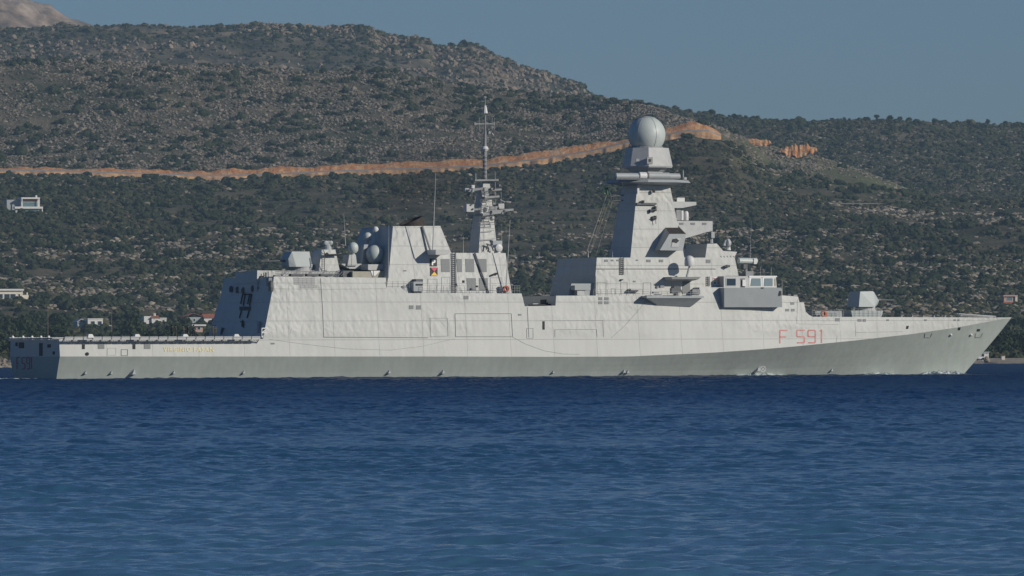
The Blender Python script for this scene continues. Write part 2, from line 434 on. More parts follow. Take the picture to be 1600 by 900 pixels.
M['gravel'] = mat('grey_road_gravel', (0.36, 0.32, 0.28), 0.95, var=0.2, vscale=0.3)
rpx = np.array([p for p, _ in ROADY], float); rpy = np.array([q for _, q in ROADY], float)
ry = lambda p: float(np.interp(p, rpx, rpy))
wob = lambda p, s, k: float(fbm(p, k*31.0, s, 3, 40+k) - 0.5)
wfill = lambda p: max(0.3, 5.2 + 11.0*wob(p, 50, 1) + 7.0*wob(p, 6, 12) + (4 if 850 < p < 985 else 0))
wcut = lambda p: max(1.0, float(np.interp(p, *zip(*WC))) + 8.0*wob(p, 40, 2) + 3*wob(p, 6, 3))
def zpx(f): return lambda p, r: z_at(p, f(p), r)
fill = strip('road_fill_slope', -300, 1128, [-34, -22, -14, -6], [M['fill']], 620, 0, 0, lambda p: r_road,
             zlist=[zpx(lambda p: ry(p) + 2.5 + wfill(p) + 22), zpx(lambda p: ry(p) + 2.5 + wfill(p) + 5), zpx(lambda p: ry(p) + 2.5 + wfill(p)), zpx(lambda p: ry(p) + 2.5)])
tag(fill, 'tan earth slope spilled below the hillside road', None, None, 'structure')
bed = strip('hillside_road', -300, 1128, [-6, 0, 6], [M['gravel']], 620, 0, 0, lambda p: r_road,
            zlist=[zpx(lambda p: ry(p) + 2.55), zpx(lambda p: ry(p) + 1.4), zpx(lambda p: ry(p) + 0.3)])
tag(bed, 'new gravel road cut across the hillside', None, None, 'structure')
cutb = strip('road_cut_bank', -300, 1128, [6, 9, 14, 24], [M['cut']], 900, 0, 0, lambda p: r_road,
             zlist=[zpx(lambda p: ry(p) + 0.3), zpx(lambda p: ry(p) - wcut(p)*0.55 + 1.0*wob(p, 5, 5)), zpx(lambda p: ry(p) - wcut(p)), zpx(lambda p: ry(p) - wcut(p) + 2)])
tag(cutb, 'raw orange earth bank above the hillside road', None, None, 'structure')
# orange cliff patch on the right-hand spur, pale spoil at the road end
def patch(name, x0, x1, ytop, ybot, r, m, lab, thick=14):
    n = 60; vs = []
    for j in range(n):
        t = j/(n-1); p = x0 + (x1-x0)*t; e = min(1, 3*t + .1, 14*(1-t))
        yt = ytop(p) ; yb = ybot(p); ym = (yt+yb)/2; sc_ = (ybot(x0)-ytop(x0))/17.0; yt = ym + (yt-ym)*e + sc_*(9*wob(p, 9, 6) + 8*wob(p, 3, 16)); yb = ym + (yb-ym)*e + sc_*(9*wob(p, 9, 7) + 9*wob(p, 3, 17))
        for k in range(6):
            s = k/5; rr = r + s*thick - 2*wob(p, 6, 8)
            vs.append(at_range(p, yb + (yt-yb)*s + 0.6*wob(p, 4, 9+k), rr))
    q = np.array([[j*6+k, (j+1)*6+k, (j+1)*6+k+1, j*6+k+1] for j in range(n-1) for k in range(5)])
    o = big_mesh(name, np.array(vs), q, [m]); tag(o, lab, None, None, 'structure'); return o
spur_y = lambda p: float(np.interp(p, PXN, y_mid))
patch('orange_cliff', 1217, 1277, lambda p: 226, lambda p: 243, 4060, M['cut'], 'bare orange cutting on the spur of the hill')
patch('orange_cliff', 1160, 1206, lambda p: 214 + (p-1160)*0.12, lambda p: 222 + (p-1160)*0.2, 4050, M['cut'], 'small orange scar left of the bare orange cutting')
patch('orange_cliff', 1040, 1100, lambda p: 196 + (1066-p)*0.0, lambda p: 207, 3940, M['cut'], 'orange bank where the hillside road tops the rise')
patch('pale_spoil', 1078, 1142, lambda p: 203 + (p-1078)*0.13, lambda p: 207 + (p-1078)*0.17, 3930, M['sand'], 'pale spoil bank at the end of the hillside road', 8)
for nm, x0, x1, yy, r_, w_ in (('dirt_track', 352, 508, 351, 3560, 1.6), ('dirt_track', 1085, 1178, 311, 3700, 2.4), ('dirt_track', 1225, 1385, 318, 3700, 1.6), ('dirt_track', 60, 130, 337, 3590, 3.0)):
    patch(nm, x0, x1, lambda p: yy - w_/2, lambda p: yy + w_/2, r_, M['sand'], 'narrow pale dirt track on the slope', 6)

# ================================================================== SCRUB AND ROCKS (uncountable cover)
import bmesh
def ico(sub):
    bm = bmesh.new(); bmesh.ops.create_icosphere(bm, subdivisions=sub, radius=1)
    v = np.array([p.co[:] for p in bm.verts]); f = np.array([[q.index for q in t.verts] for t in bm.faces]); bm.free(); return v, f
def scatter(name, pts, sx, sz, mats, sub=2, rough=0.35, lab='', sink=0.25, mi=None, smooth=False, nvar=12):
    v0, f0 = ico(sub); nv = len(v0); n = len(pts)
    var = np.stack([v0 * (1 + rough * rng.standard_normal((nv, 1)).clip(-1.6, 1.6)) for _ in range(nvar)])
    a = rng.uniform(0, 2*np.pi, n); c, s = np.cos(a), np.sin(a)
    k = rng.integers(0, nvar, n); vv = var[k]
    x = (vv[..., 0]*c[:, None] - vv[..., 1]*s[:, None]) * sx[:, None]
    y = (vv[..., 0]*s[:, None] + vv[..., 1]*c[:, None]) * sx[:, None]
    z = vv[..., 2] * sz[:, None]
    V = np.stack([x + pts[:, 0:1], y + pts[:, 1:2], z + pts[:, 2:3] + (sz*(1-2*sink))[:, None]], -1).reshape(-1, 3)
    Fc = (f0[None] + (np.arange(n)*nv)[:, None, None]).reshape(-1, 3)
    m_i = None if mi is None else np.repeat(mi, len(f0))
    o = big_mesh(name, V, Fc, mats, m_i, smooth); tag(o, lab, None, None, 'stuff'); return o
def rand_pts(n, r0, r1, pxa=-400, pxb=2000, pw=1.0):
    if pxa == -400: n = int(n*1.395)
    r = r0 + (r1-r0)*rng.uniform(0, 1, n)**pw; p = rng.uniform(pxa, pxb, n)
    az = np.arctan((p-800)/F); x = r*np.sin(az); y = r*np.cos(az); return x, y, r, p
def hidden(p, r, x, y):   # road clearings
    rd = np.interp(p, PXN, isroad)
    return (rd > 0.3) & (r > 3872) & (r < 3922)
def foliage_mat(name, c0, c1, sc=0.08):
    m = bpy.data.materials.new(name); m.use_nodes = True
    g = NG(m); b = g.N['Principled BSDF']; b.inputs['Roughness'].default_value = 0.9; b.inputs['Specular IOR Level'].default_value = 0.15
    pos = g.n('ShaderNodeNewGeometry').outputs['Position']
    g.l(g.ramp(g.noise(pos, sc, 5, 0.65), [(0.35, c0), (0.65, c1)]), b.inputs['Base Color'])
    return m
M['scrub'] = foliage_mat('olive_scrub_foliage', (0.044, 0.048, 0.020), (0.090, 0.084, 0.038))
M['scrub_dark'] = foliage_mat('dark_green_scrub_foliage', (0.020, 0.029, 0.013), (0.044, 0.051, 0.022))
M['scrub_dry'] = foliage_mat('dry_brown_scrub_foliage', (0.070, 0.060, 0.032), (0.115, 0.092, 0.050))
M['rock'] = foliage_mat('pale_limestone', (0.20, 0.17, 0.13), (0.36, 0.31, 0.24), 0.05)
# scrub
parts = []
x, y, r, p = rand_pts(110000, 2880, 5000, pw=0.9)
dens = fbm(x, y, 130, 4, 77)*0.5 + fbm(x*.6, y, 30, 3, 78)*0.5
spur = (p > 1090) & (p < 1450) & (r > 3740) & (r < 4130)
rback = (p > 1090) & (r > 4130)
dens = dens - 0.13*spur + 0.10*rback
rockiness = fbm(x, y, 170, 3, 91)
keep = (rng.uniform(0, 1, len(x)) < np.clip((dens - 0.455) * 13, 0.10, 1)) & ~hidden(p, r, x, y)
# the steep grey slope above the road carries fewer bushes
mid = np.interp(p, PXN, ANR[9]); above = (r > 3925) & (r < mid + 20) & (p < 1460)
keep &= ~(above & (rng.uniform(0, 1, len(x)) < 0.55))
x, y, r, p, above = x[keep], y[keep], r[keep], p[keep], above[keep]
z = H(x, y); n = len(x)
s = np.exp(rng.normal(-0.35, 0.55, n)).clip(0, 1.55) * np.where(above, 0.8, 1.05)
scatter('scrubland', np.stack([x, y, z], -1), s*1.15, s*0.85, [M['scrub'], M['scrub_dark'], M['scrub_dry']], 2, 0.16,
        'low olive green maquis scrub covering the hillside', 0.3, np.where(above, rng.choice(3, n, p=[.40,.15,.45]), rng.choice(3, n, p=[.42,.46,.12])))
# big dark bushes
x, y, r, p = rand_pts(6500, 2950, 5000)
keep = (rng.uniform(0, 1, len(x)) < np.clip((fbm(x, y, 200, 3, 55) - 0.38) * 5, 0.12, 1)) & ~hidden(p, r, x, y)
x, y, r, p = x[keep], y[keep], r[keep], p[keep]; z = H(x, y); n = len(x)
reps = 5   # each bush is a clump of lobes
X5 = np.repeat(x, reps) + rng.normal(0, 1.5, n*reps); Y5 = np.repeat(y, reps) + rng.normal(0, 1.5, n*reps)
s5 = np.exp(rng.normal(0.05, 0.3, n*reps)); Z5 = np.repeat(z, reps) + rng.uniform(-0.3, 0.8, n*reps)
scatter('tall_scrub', np.stack([X5, Y5, Z5], -1), s5*1.25, s5*1.05, [M['scrub_dark']], 2, 0.20, 'taller dark evergreen bushes scattered over the hillside', 0.2)
# stony brown slope above the road
x, y, r, p = rand_pts(75000, 3930, 4300, -399, 1300)
keep = (r < np.interp(p, PXN, ANR[9]) + 10) & (rng.uniform(0, 1, len(x)) < np.clip((fbm(x, y, 22, 4, 63) - 0.36) * 5, 0.1, 1))
x, y = x[keep], y[keep]; z = H(x, y); n = len(x); s = np.exp(rng.normal(-0.75, 0.45, n))
M['stony'] = foliage_mat('grey_brown_stones_and_thorn', (0.085, 0.074, 0.054), (0.30, 0.25, 0.19), 0.5)
scatter('thorn_and_stones', np.stack([x, y, z], -1), s*1.1, s*0.8, [M['stony']], 1, 0.3, 'grey brown thorn scrub and loose stones above the hillside road', 0.3)
# far ridge scrub
x, y, r, p = rand_pts(34000, 5000, 6100)
keep = rng.uniform(0, 1, len(x)) < np.clip((fbm(x, y, 140, 4, 57) - 0.38) * 7, 0.40, 1)
x, y = x[keep], y[keep]; z = H(x, y); n = len(x); s = np.exp(rng.normal(0.15, 0.4, n))
scatter('ridge_scrub', np.stack([x, y, z], -1), s*1.2, s*0.85, [M['scrub_dark'], M['scrub']], 2, 0.22, 'dark bushes on the far ridge under the skyline', 0.3, (rng.uniform(0, 1, n) < 0.4).astype(int))
# crags of the far ridge
x, y, r, p = rand_pts(9000, 5430, 5720)
keep = rng.uniform(0, 1, len(x)) < np.clip((fbm(x*.6, y, 110, 4, 59) - 0.47) * 9, 0.03, 1)
x, y = x[keep], y[keep]; z = H(x, y); n = len(x); s = np.exp(rng.normal(0.0, 0.4, n)).clip(0, 2)
M['crag'] = foliage_mat('warm_grey_crag', (0.15, 0.115, 0.085), (0.30, 0.235, 0.175), 0.05)
scatter('ridge_crags', np.stack([x, y, z], -1), s*1.3, s*1.2, [M['crag']], 1, 0.3, 'warm grey crags under the crest of the far ridge', 0.3)
# limestone outcrops
x, y, r, p = rand_pts(140000, 2950, 5000, pw=1.0)
pat = fbm(x*.7, y, 230, 3, 91)*0.42 + fbm(x*0.28, y, 34, 4, 92)*0.58
boost = 0.055*((r < 3550) & (r > 3080)) + 0.02*((r > 3930) & (p < 1300)) + 0.03*((r > 4130) & (p > 1090)) + 0.035*np.exp(-((r-3230)/160)**2) + 0.12*np.exp(-((p-1530)/100)**2 - ((r-3560)/45)**2) + 0.02*(p > 1150)*(r < 3500) - 0.03*((r > 3480) & (r < 3860) & (p < 1300))
keep = (rng.uniform(0, 1, len(x)) < np.clip((pat + boost - 0.51) * 14, 0.035, 0.95)) & ~hidden(p, r, x, y)
x, y, r = x[keep], y[keep], r[keep]; z = H(x, y); n = len(x); s = np.exp(rng.normal(-0.65, 0.5, n)).clip(0, 1.15) * np.where(r > 3930, 0.72, 1.0)
scatter('limestone_outcrops', np.stack([x, y, z], -1), s*1.6, s*0.80, [M['rock']], 1, 0.30, 'pale limestone boulders and ledges breaking through the scrub', 0.35)
# shore rocks to the left, a few by the beach
x, y, r, p = rand_pts(9000, 1955, 2012, -399, 60)
x2, y2, r2, p2 = rand_pts(1200, 2050, 2066, 1360, 1660)
x = np.concatenate([x, x2]); y = np.concatenate([y, y2]); z = H(x, y); n = len(x); s = np.exp(rng.normal(-1.0, 0.5, n)); s[9000:] *= 0.35
scatter('shore_rocks', np.stack([x, y, z], -1), s*1.1, s*0.9, [M['rock']], 1, 0.30, 'brown grey boulders heaped along the waterline', 0.2)
# undergrowth behind the shore trees
x, y, r, p = rand_pts(26000, 2040, 2960, pw=1.2); k_ = r > np.interp(p, PXN, r_shore) + 38; x, y, r, p = x[k_], y[k_], r[k_], p[k_]
z = H(x, y); n = len(x); s = np.exp(rng.normal(-0.1, 0.35, n))
scatter('coastal_undergrowth', np.stack([x, y, z], -1), s*1.2, s*1.0, [M['scrub_dark'], M['scrub']], 2, 0.22, 'dense dark green undergrowth on the coastal flat', 0.25, (rng.uniform(0, 1, n) < 0.3).astype(int))

# ================================================================== WATER
az_f = np.linspace(-0.118, 0.118, 720)
az_w = np.concatenate([-np.geomspace(1.5, 0.1185, 60), az_f, np.geomspace(0.1185, 1.5, 60)])
rw = np.concatenate([np.geomspace(2, 66, 30), np.arange(68, 190, 0.11), np.arange(190.2, 500, 0.36), np.arange(500, 960, 0.62), np.arange(960, 2080, 1.6), np.linspace(2400, 9000, 8)])
dr = np.gradient(rw)
AZg, Rg = np.meshgrid(az_w, rw); X = Rg*np.sin(AZg); Y = Rg*np.cos(AZg); Z = np.zeros_like(X)
DR = dr[:, None] * np.ones_like(X)
wr = np.random.default_rng(5)
for i in range(64):
    lam = 0.26 * (24.0 ** (i/63.0)) * wr.uniform(0.9, 1.1)      # 0.26 .. 6 m
    th = wr.normal(0.25, 0.62)                                  # travel direction around the view direction
    kx = math.sin(th)*2*math.pi/lam; ky = -math.cos(th)*2*math.pi/lam
    slope = 0.027 * min(1.0, (0.8/lam)**0.55)
    amp = slope / (2*math.pi/lam)
    att = np.clip(lam/(abs(math.cos(th))*dr + 1e-6) - 0.5, 0, 1)  # drop what the rows cannot carry
    sel = att > 0
    if not sel.any(): continue
    ph = kx*X[sel] + ky*Y[sel] + wr.uniform(0, 6.28) + 1.2*np.sin(0.07*X[sel]/lam**0.5 + i) + 0.9*np.sin(0.05*Y[sel]/lam**0.5 + 2*i)
    sn = np.sin(ph)
    Z[sel] += (amp * att[sel])[:, None] * (sn + 0.25*(sn*sn*np.sign(sn)+sn*sn-0.5))
edge = np.clip((0.3 - np.abs(AZg))/0.2, 0, 1)
Z *= edge
# gusts: patches of rougher and calmer water
gust = 0.45 + 1.1*fbm(X, Y*0.35, 9, 3, 8)
Z *= gust * (1 + 0.7*np.clip((Rg-110)/250, 0, 1))
wat = bpy.data.materials.new('deep_blue_sea'); wat.use_nodes = True
g = NG(wat); b = g.N['Principled BSDF']
b.inputs['Base Color'].default_value = (0.008, 0.045, 0.095, 1); b.inputs['Roughness'].default_value = 0.08
b.inputs['IOR'].default_value = 1.33; b.inputs['Specular IOR Level'].default_value = 0.15
pos = g.n('ShaderNodeNewGeometry').outputs['Position']
def ncol(scale, detail, sc=(1, 1, 1)):
    o = g.n('ShaderNodeTexNoise'); o.inputs['Scale'].default_value = scale; o.inputs['Detail'].default_value = detail; o.inputs['Roughness'].default_value = 0.6
    g.l(g.map(pos, sc), o.inputs['Vector']); return o.outputs['Color']
def vm(op, a, b_):
    o = g.n('ShaderNodeVectorMath', operation=op)
    for i_, v_ in enumerate((a, b_)):
        if isinstance(v_, tuple): o.inputs[i_].default_value = v_
        else: g.l(v_, o.inputs[i_])
    return o.outputs[0]
nv1 = vm('MULTIPLY', vm('SUBTRACT', ncol(3.0, 4), (.5, .5, .5)), (0.55, 0.55, 0))
nv2 = vm('MULTIPLY', vm('SUBTRACT', ncol(0.55, 4, (0.6, 1, 1)), (.5, .5, .5)), (0.35, 0.45, 0))
gN = g.n('ShaderNodeNewGeometry').outputs['Normal']
nn = vm('NORMALIZE', vm('ADD', gN, vm('ADD', nv1, nv2)), (0, 0, 0))

# paler shallows nearby; farther out the sky's reflection is painted into the body colour
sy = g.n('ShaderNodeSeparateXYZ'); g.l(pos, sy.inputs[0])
shal_and_sky = g.ramp(g.math('MULTIPLY', sy.outputs[1], 1/600.0), [(0.10, (0.066, 0.172, 0.265)), (0.26, (0.024, 0.088, 0.160)), (0.6, (0.004, 0.036, 0.100)), (1.0, (0.002, 0.022, 0.074))])
g.N.remove(b)
# body colour under a sky reflection; a painted ramp dims that reflection with distance
df = g.n('ShaderNodeBsdfDiffuse'); g.l(shal_and_sky, df.inputs['Color'])
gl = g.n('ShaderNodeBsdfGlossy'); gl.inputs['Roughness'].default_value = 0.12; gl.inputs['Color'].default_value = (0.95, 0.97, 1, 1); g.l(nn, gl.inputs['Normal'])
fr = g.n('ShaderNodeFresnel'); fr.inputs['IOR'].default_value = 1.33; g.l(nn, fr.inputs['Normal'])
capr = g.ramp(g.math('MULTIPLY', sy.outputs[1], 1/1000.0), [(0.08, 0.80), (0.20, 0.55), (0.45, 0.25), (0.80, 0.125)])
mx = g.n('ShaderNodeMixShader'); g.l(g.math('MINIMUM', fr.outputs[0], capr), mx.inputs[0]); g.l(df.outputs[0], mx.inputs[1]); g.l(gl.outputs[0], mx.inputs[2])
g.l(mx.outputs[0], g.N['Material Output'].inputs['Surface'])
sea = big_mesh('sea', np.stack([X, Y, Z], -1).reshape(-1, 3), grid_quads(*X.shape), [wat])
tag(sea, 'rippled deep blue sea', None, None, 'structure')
bedm = mat('dark_seabed', (0.02, 0.04, 0.06), 0.9)
sb = MB(); sb.box(-9000, 9000, -500, 9800, -8.6, -8.0); tag(sb.build('seabed', bedm), 'dark seabed under the bay', None, None, 'structure')

# ================================================================== THE FRIGATE
LSHIP = 144.0
def proj(P):
    d = np.asarray(P, float) - CAM; w = d @ fw
    return 800 + F*(d @ rt)/w, 450 - F*(d @ up)/w
def solve_pose(D):
    th, ox = R(22), -60.0; s = 1.0; oy = D
    def f(v):
        th, ox, oy = v
        c, s_ = math.cos(th), math.sin(th)
        T = lambda X, Y, Z: (ox + X*c - Y*s_, oy + X*s_ + Y*c, Z)
        return np.array([proj(T(0, -8.6, 5.6))[0]-93, proj(T(0, 8.6, 5.6))[0]-16, proj(T(144, 0, 9.5))[0]-1580])
    v = np.array([th, ox, oy], float)
    for _ in range(30):
        f0 = f(v); J = np.zeros((3, 3))
        for k, e in enumerate((1e-4, 1e-2, 1e-1)):
            w = v.copy(); w[k] += e; J[:, k] = (f(w)-f0)/e
        v = v - np.linalg.solve(J, f0)
    return v
TH, OX, OY = solve_pose(880)
print('ship pose', math.degrees(TH), OX, OY)
ct, st2 = math.cos(TH), math.sin(TH)
def toL(d): return np.array([d[0]*ct + d[1]*st2, -d[0]*st2 + d[1]*ct, d[2]])
CL = toL(CAM - np.array([OX, OY, 0]))
def SX(px, py, Y):
    d = toL(ray(px, py)); t = (Y - CL[1]) / d[1]; p = CL + d*t
    return p[0], p[2]
ship = empty('frigate', (OX, OY, 0), TH)
tag(ship, 'long grey naval frigate with twin masts and a large radome crossing the bay', 'warship')

HBN = [(-5,8.6),(0,8.7),(20,9.3),(45,9.8),(85,9.85),(98,9.3),(108,8.3),(118,6.6),(128,4.4),(136,2.5),(141,1.15),(143.6,0.28),(144,0.08),(150,0.05)]
BWN = [(-5,7.4),(0,7.5),(20,8.2),(45,8.7),(75,8.6),(90,7.6),(102,5.9),(114,4.1),(126,2.1),(136,0.75),(144,0.06),(150,0.05)]
hb = lambda x: float(np.interp(x, *zip(*HBN)))
bw = lambda x: float(np.interp(x, *zip(*BWN)))
STEMZ = [(-3,134.6),(0,136.4),(2,138.4),(4.5,141.0),(7.8,144.0),(10,144.0)]
stem = lambda z: float(np.interp(z, *zip(*STEMZ)))
kf = lambda z: (stem(z) - 144.0) / 44.0
def x_from(x0, z): return x0 if x0 < 100 else x0 + (x0-100)*kf(z)
def x0_of(x, z): return x if x < 100 else min(144.0, (x + 100*kf(z)) / (1 + kf(z)))
TUM = 0.135
ZK = [(-10, 3.0), (200, 9.0)]
def zk(x0): return float(np.interp(x0, *zip(*ZK)))
def hullY(x, z):
    x0 = x0_of(x, z); k = zk(x0); h = hb(x0)
    if z >= k: return max(0.03, h - TUM*min(1, h/6)*(z-k))
    t = max(0, z)/k; return bw(x0) + (h-bw(x0)) * t**1.1
def onhull(px, py, off=0.0):
    Y = -8.0
    for _ in range(14):
        x, z = SX(px, py, Y); Y = 0.5*Y - 0.5*(hullY(x, z) + off)
    x, z = SX(px, py, Y); return x, Y, z
# knuckle line read from its course
kn = [(95,557),(400,557),(700,557),(850,557.5),(981,557),(1060,553.5),(1113,551),(1180,546.5),(1240,541.5),(1336,532),(1425,522),(1500,511),(1545,502.5),(1570,498)]
zt = []
for _ in range(4):
    tmp = []
    for a, b_ in kn:
        Y = -8.0
        for _ in range(10):
            x, z = SX(a, b_, Y); Y = 0.5*Y - 0.5*hb(x0_of(x, z))
        tmp.append((x0_of(x, z), z))
    ZK = sorted(tmp)
topline_px = [(93,529.5),(300,529.5),(411,529.5),(425.5,454),(428,432),(603,434),(604,447),(624,447),(631,453),(636,458),(815,458.5),(820,478.5),(868,477.5),(869,462),(1092,461.5),
              (1093,449),(1132,449),(1222,461.5),(1247,463.5),(1249,472),(1256,472),(1259,487),(1264,492),(1270,495),(1400,495.5),(1500,495.8),(1560,496),(1579.3,496)]
TOP = []
for a, b_ in topline_px:
    x, Y, z = onhull(a, b_); TOP.append((x0_of(x, z) if x > 100 else x, z))
for i in range(1, len(TOP)):
    if TOP[i][0] <= TOP[i-1][0]: TOP[i] = (TOP[i-1][0] + 0.05, TOP[i][1])
TOP[0] = (0.0, TOP[0][1]); TOP[-1] = (144.0, TOP[-1][1])
topz = lambda x: float(np.interp(x, *zip(*TOP)))
DECKZ = TOP[1][1]; BOWZ = TOP[-1][1]
print('deck z', DECKZ, 'bow z', BOWZ, 'knuckle', ZK[:3], ZK[-3:]); print(TOP)
XS = sorted(set([round(x, 3) for x, _ in TOP] + list(np.arange(0, 144, 1.5)) + [143.2, 143.7]))
lowrows = [-2.6, 0.0, 0.5]
hull = MB(); nrow_low = 5; nup = 6
colsv = []
for x0 in XS:
    k = zk(x0); T = max(topz(x0), k + 0.02); col_ = []
    for z in (-2.6, 0.0, k*0.25, k*0.5, k*0.75, k):
        xx = x_from(x0, z); y_ = hullY(xx, z) if z > 0 else bw(x0)*(1.0 if z == 0 else 0.8)
        col_.append((xx, y_, z))
    for j in range(1, nup+1):
        z = k + (T-k)*j/nup; xx = x_from(x0, z); col_.append((xx, hullY(xx, z), z))
    colsv.append(col_)
nr = len(colsv[0]); nc = len(colsv)
vs = [(x, -y, z) for c in colsv for x, y, z in c] + [(x, y, z) for c in colsv for x, y, z in c]
off = nr*nc; hull.v = vs
for i in range(nc-1):
    for j in range(nr-1):
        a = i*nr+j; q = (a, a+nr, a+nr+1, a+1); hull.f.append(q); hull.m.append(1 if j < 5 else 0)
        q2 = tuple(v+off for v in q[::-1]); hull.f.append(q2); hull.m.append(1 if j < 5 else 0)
    a = i*nr+nr-1; hull.f.append((a, a+nr, a+nr+off, a+off)); steep = abs(colsv[i+1][-1][2]-colsv[i][-1][2]) > 0.35
    hull.m.append(0 if steep else 2)
for j in range(nr-1):
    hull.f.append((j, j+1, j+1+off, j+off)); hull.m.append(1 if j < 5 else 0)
    a = (nc-1)*nr+j; hull.f.append((a, a+off, a+1+off, a+1)); hull.m.append(0)
hull = hull.build('hull', [M['paint'], M['paint_low_shade'], M['deck']], ship)

# ---- helpers on the ship
def on(px, py, yf):
    """point where the sight line meets the wall Y = yf(X, Z) (negative: starboard)"""
    Y = yf(0, 8.0)
    for _ in range(12):
        x, z = SX(px, py, Y); Y = 0.4*Y + 0.6*yf(x, z)
    x, z = SX(px, py, Y); return x, Y, z
def wall(y0, t=0.0, z0=10.0): return lambda x, z: -(y0 - t*(z - z0))
hullw = lambda x, z: -hullY(x, z)
def block(name, poly, yf, mats, parent=ship, far=None, bevel=0.0):
    """solid with a side outline given by sight lines on the starboard wall, mirrored to port"""
    near = [on(a, b_, yf) for a, b_ in poly]
    farp = [(x, (-y if far is None else far(x, z)), z) for x, y, z in near]
    mb = MB(); mb.hexa(near, farp); o = mb.build(name, mats, parent, bevel=bevel); dark_tops(o, M['deck']); return o
def decal(mb, poly, yf, out=0.05, thick=None):
    pts = []
    for a, b_ in poly:
        x, y, z = on(a, b_, yf); pts.append((x, y, z))
    th = thick or out*2
    mb.hexa([(x, y-out, z) for x, y, z in pts], [(x, y-out+th, z) for x, y, z in pts])
def rect(x0, y0, x1, y1): return [(x0, y1), (x1, y1), (x1, y0), (x0, y0)]
def part(name, poly, yf, m, out=0.05, parent=hull, thick=None):
    mb = MB(); decal(mb, poly, yf, out, thick); return mb.build(name, m, parent)
def line(mb, pts, yf, r=0.035):
    P = []
    for (a, b_), (c, d) in zip(pts[:-1], pts[1:]):
        n = max(1, int(math.hypot(c-a, d-b_)/12))
        P += [on(a+(c-a)*k/n, b_+(d-b_)*k/n, yf) for k in range(n)]
    P.append(on(*pts[-1], yf)); mb.path([(x, y-0.02, z) for x, y, z in P], r, 5)
def boxpx(name, x0, y0, x1, y1, Y, depth, m, parent=ship, bevel=0.0, slant=0.0):
    """box whose starboard face lies at Y and spans the given sight rectangle"""
    xa, za = SX(x0, y1, Y); xb, zb = SX(x1, y0, Y)
    mb = MB(); mb.hexa([(xa, Y, za), (xb, Y, za), (xb, Y+depth, za), (xa, Y+depth, za)],
                       [(xa+slant, Y+slant, zb), (xb-slant, Y+slant, zb), (xb-slant, Y+depth-slant, zb), (xa+slant, Y+depth-slant, zb)])
    return mb.build(name, m, parent, bevel=bevel)
def P3(px, py, Y): x, z = SX(px, py, Y); return Vector((x, Y, z))
def tubepx(mb, a, b_, Y, r, r1=None, Y2=None, n=8):
    mb.tube(P3(a[0], a[1], Y), P3(b_[0], b_[1], Y if Y2 is None else Y2), r, r1, n)
M_PX = 11.4   # sight pixels per metre amidships

# ---- openings and marks along the hull
for a in ((128,538,132.5,545.5), (207,538,211.5,545.5), (847.5,502,851,515)): part('porthole', rect(*a), hullw, M['dark'], 0.04)
for a in ((153,535,163,545), (225,535,235,545)): part('vent', rect(*a), hullw, M['vent'], 0.05)
for a in ((639,477,646,483), (650,477,657.5,483.5), (724.5,462,732,467.5), (809.5,490.5,814.5,493), (935,464.5,941,469), (944,464.5,951,469), (935,470.8,941,475.2), (944,470.8,951,475.2),
          (1235,472,1241,476), (1227,482.5,1233,486.5), (1236,482.5,1241.5,486.5), (1305,497,1312,502), (1340,498.5,1346,502.5), (1348,498.5,1353,502.5), (1385,499,1389,501.5), (1444,499,1448,501.5), (1490,499,1493.5,501.5), (1496,499,1499,501.5), (423,535.5,429,538)):
    part('vent', rect(*a), hullw, M['vent'], 0.04)
for a in ((1415.5,509,1419.5,514), (1496.5,511.5,1500.5,516), (1526,514,1531,518)): part('fairlead', [(a[0], a[3]), (a[2]-0.6, a[3]-0.2), (a[2]+0.4, a[1]), (a[0]+0.8, a[1]+0.2)], hullw, M['dark'], 0.05)
mb = MB(); x, y, z = on(136, 553, hullw); mb.lathe((x, y, z), [(0.22, -0.12), (0.22, 0.3)], 14, 'Y'); mb.build('discharge_opening', M['dark'], hull)
# recessed mooring pockets on the bow
for px_ in (1450, 1529):
    mb = MB(); line(mb, [(px_-5, 521), (px_-5.5, 527), (px_+3.5, 527), (px_+6, 521)], hullw, 0.06); mb.build('mooring_pocket', M['mid'], hull)
for px_ in (1485, 1516.5):
    x, y, z = on(px_, 523.5, hullw); mb = MB(); mb.lathe((x, y, z), [(0.05, -0.35), (0.16, -0.25), (0.2, 0.0), (0.15, 0.2)], 12, 'Y'); mb.build('hawse_fitting', M['wpaint'], hull, smooth=True)
# outlines of doors and bays in the plating
def outline(name, pts, closed=True, r=0.03, yf=hullw, m='seam'):
    mb = MB(); line(mb, pts + ([pts[0]] if closed else []), yf, r); return mb.build(name, M[m], hull)
outline('bay_door', [(711,490), (799,490), (801,526), (712,526)], r=0.045)
outline('boat_door', [(844,501), (942,500.5), (943,526.5)], False, 0.03)
outline('bay_door', [(867,527), (867,515), (932,514.5), (933,526)], False, 0.03)
outline('bay_door', [(672,497), (699,497), (700,525), (673,526)], r=0.025)
outline('hatch_frame', [(189.5,546), (199.5,546), (199.5,555.5), (189.5,555.5)], r=0.05)
outline('hatch_frame', [(168,544), (181,544), (181,555), (168,555)], r=0.015)
outline('hatch_frame', [(823,513), (833,513), (833,528.5), (823,528.5)], r=0.03)
outline('hangar_seam', [(501,435), (504,480), (506,526)], False, 0.045)
outline('hangar_seam', [(506,526.5), (668,527.5)], False, 0.06)
outline('hangar_seam', [(421,451), (500,452)], False, 0.02); outline('hangar_seam', [(500,452), (603,451)], False, 0.02)
outline('bilge_wire', [(421,530), (470,537), (540,545), (610,547), (660,541), (711,529)], False, 0.018)
outline('bilge_wire', [(800,526), (820,537), (850,548), (880,553), (905,553.5)], False, 0.022)
outline('bilge_wire', [(1014,464), (995,488), (975,510), (955,528)], False, 0.022)
outline('plate_seam', [(824,480), (826.5,527)], False, 0.04)
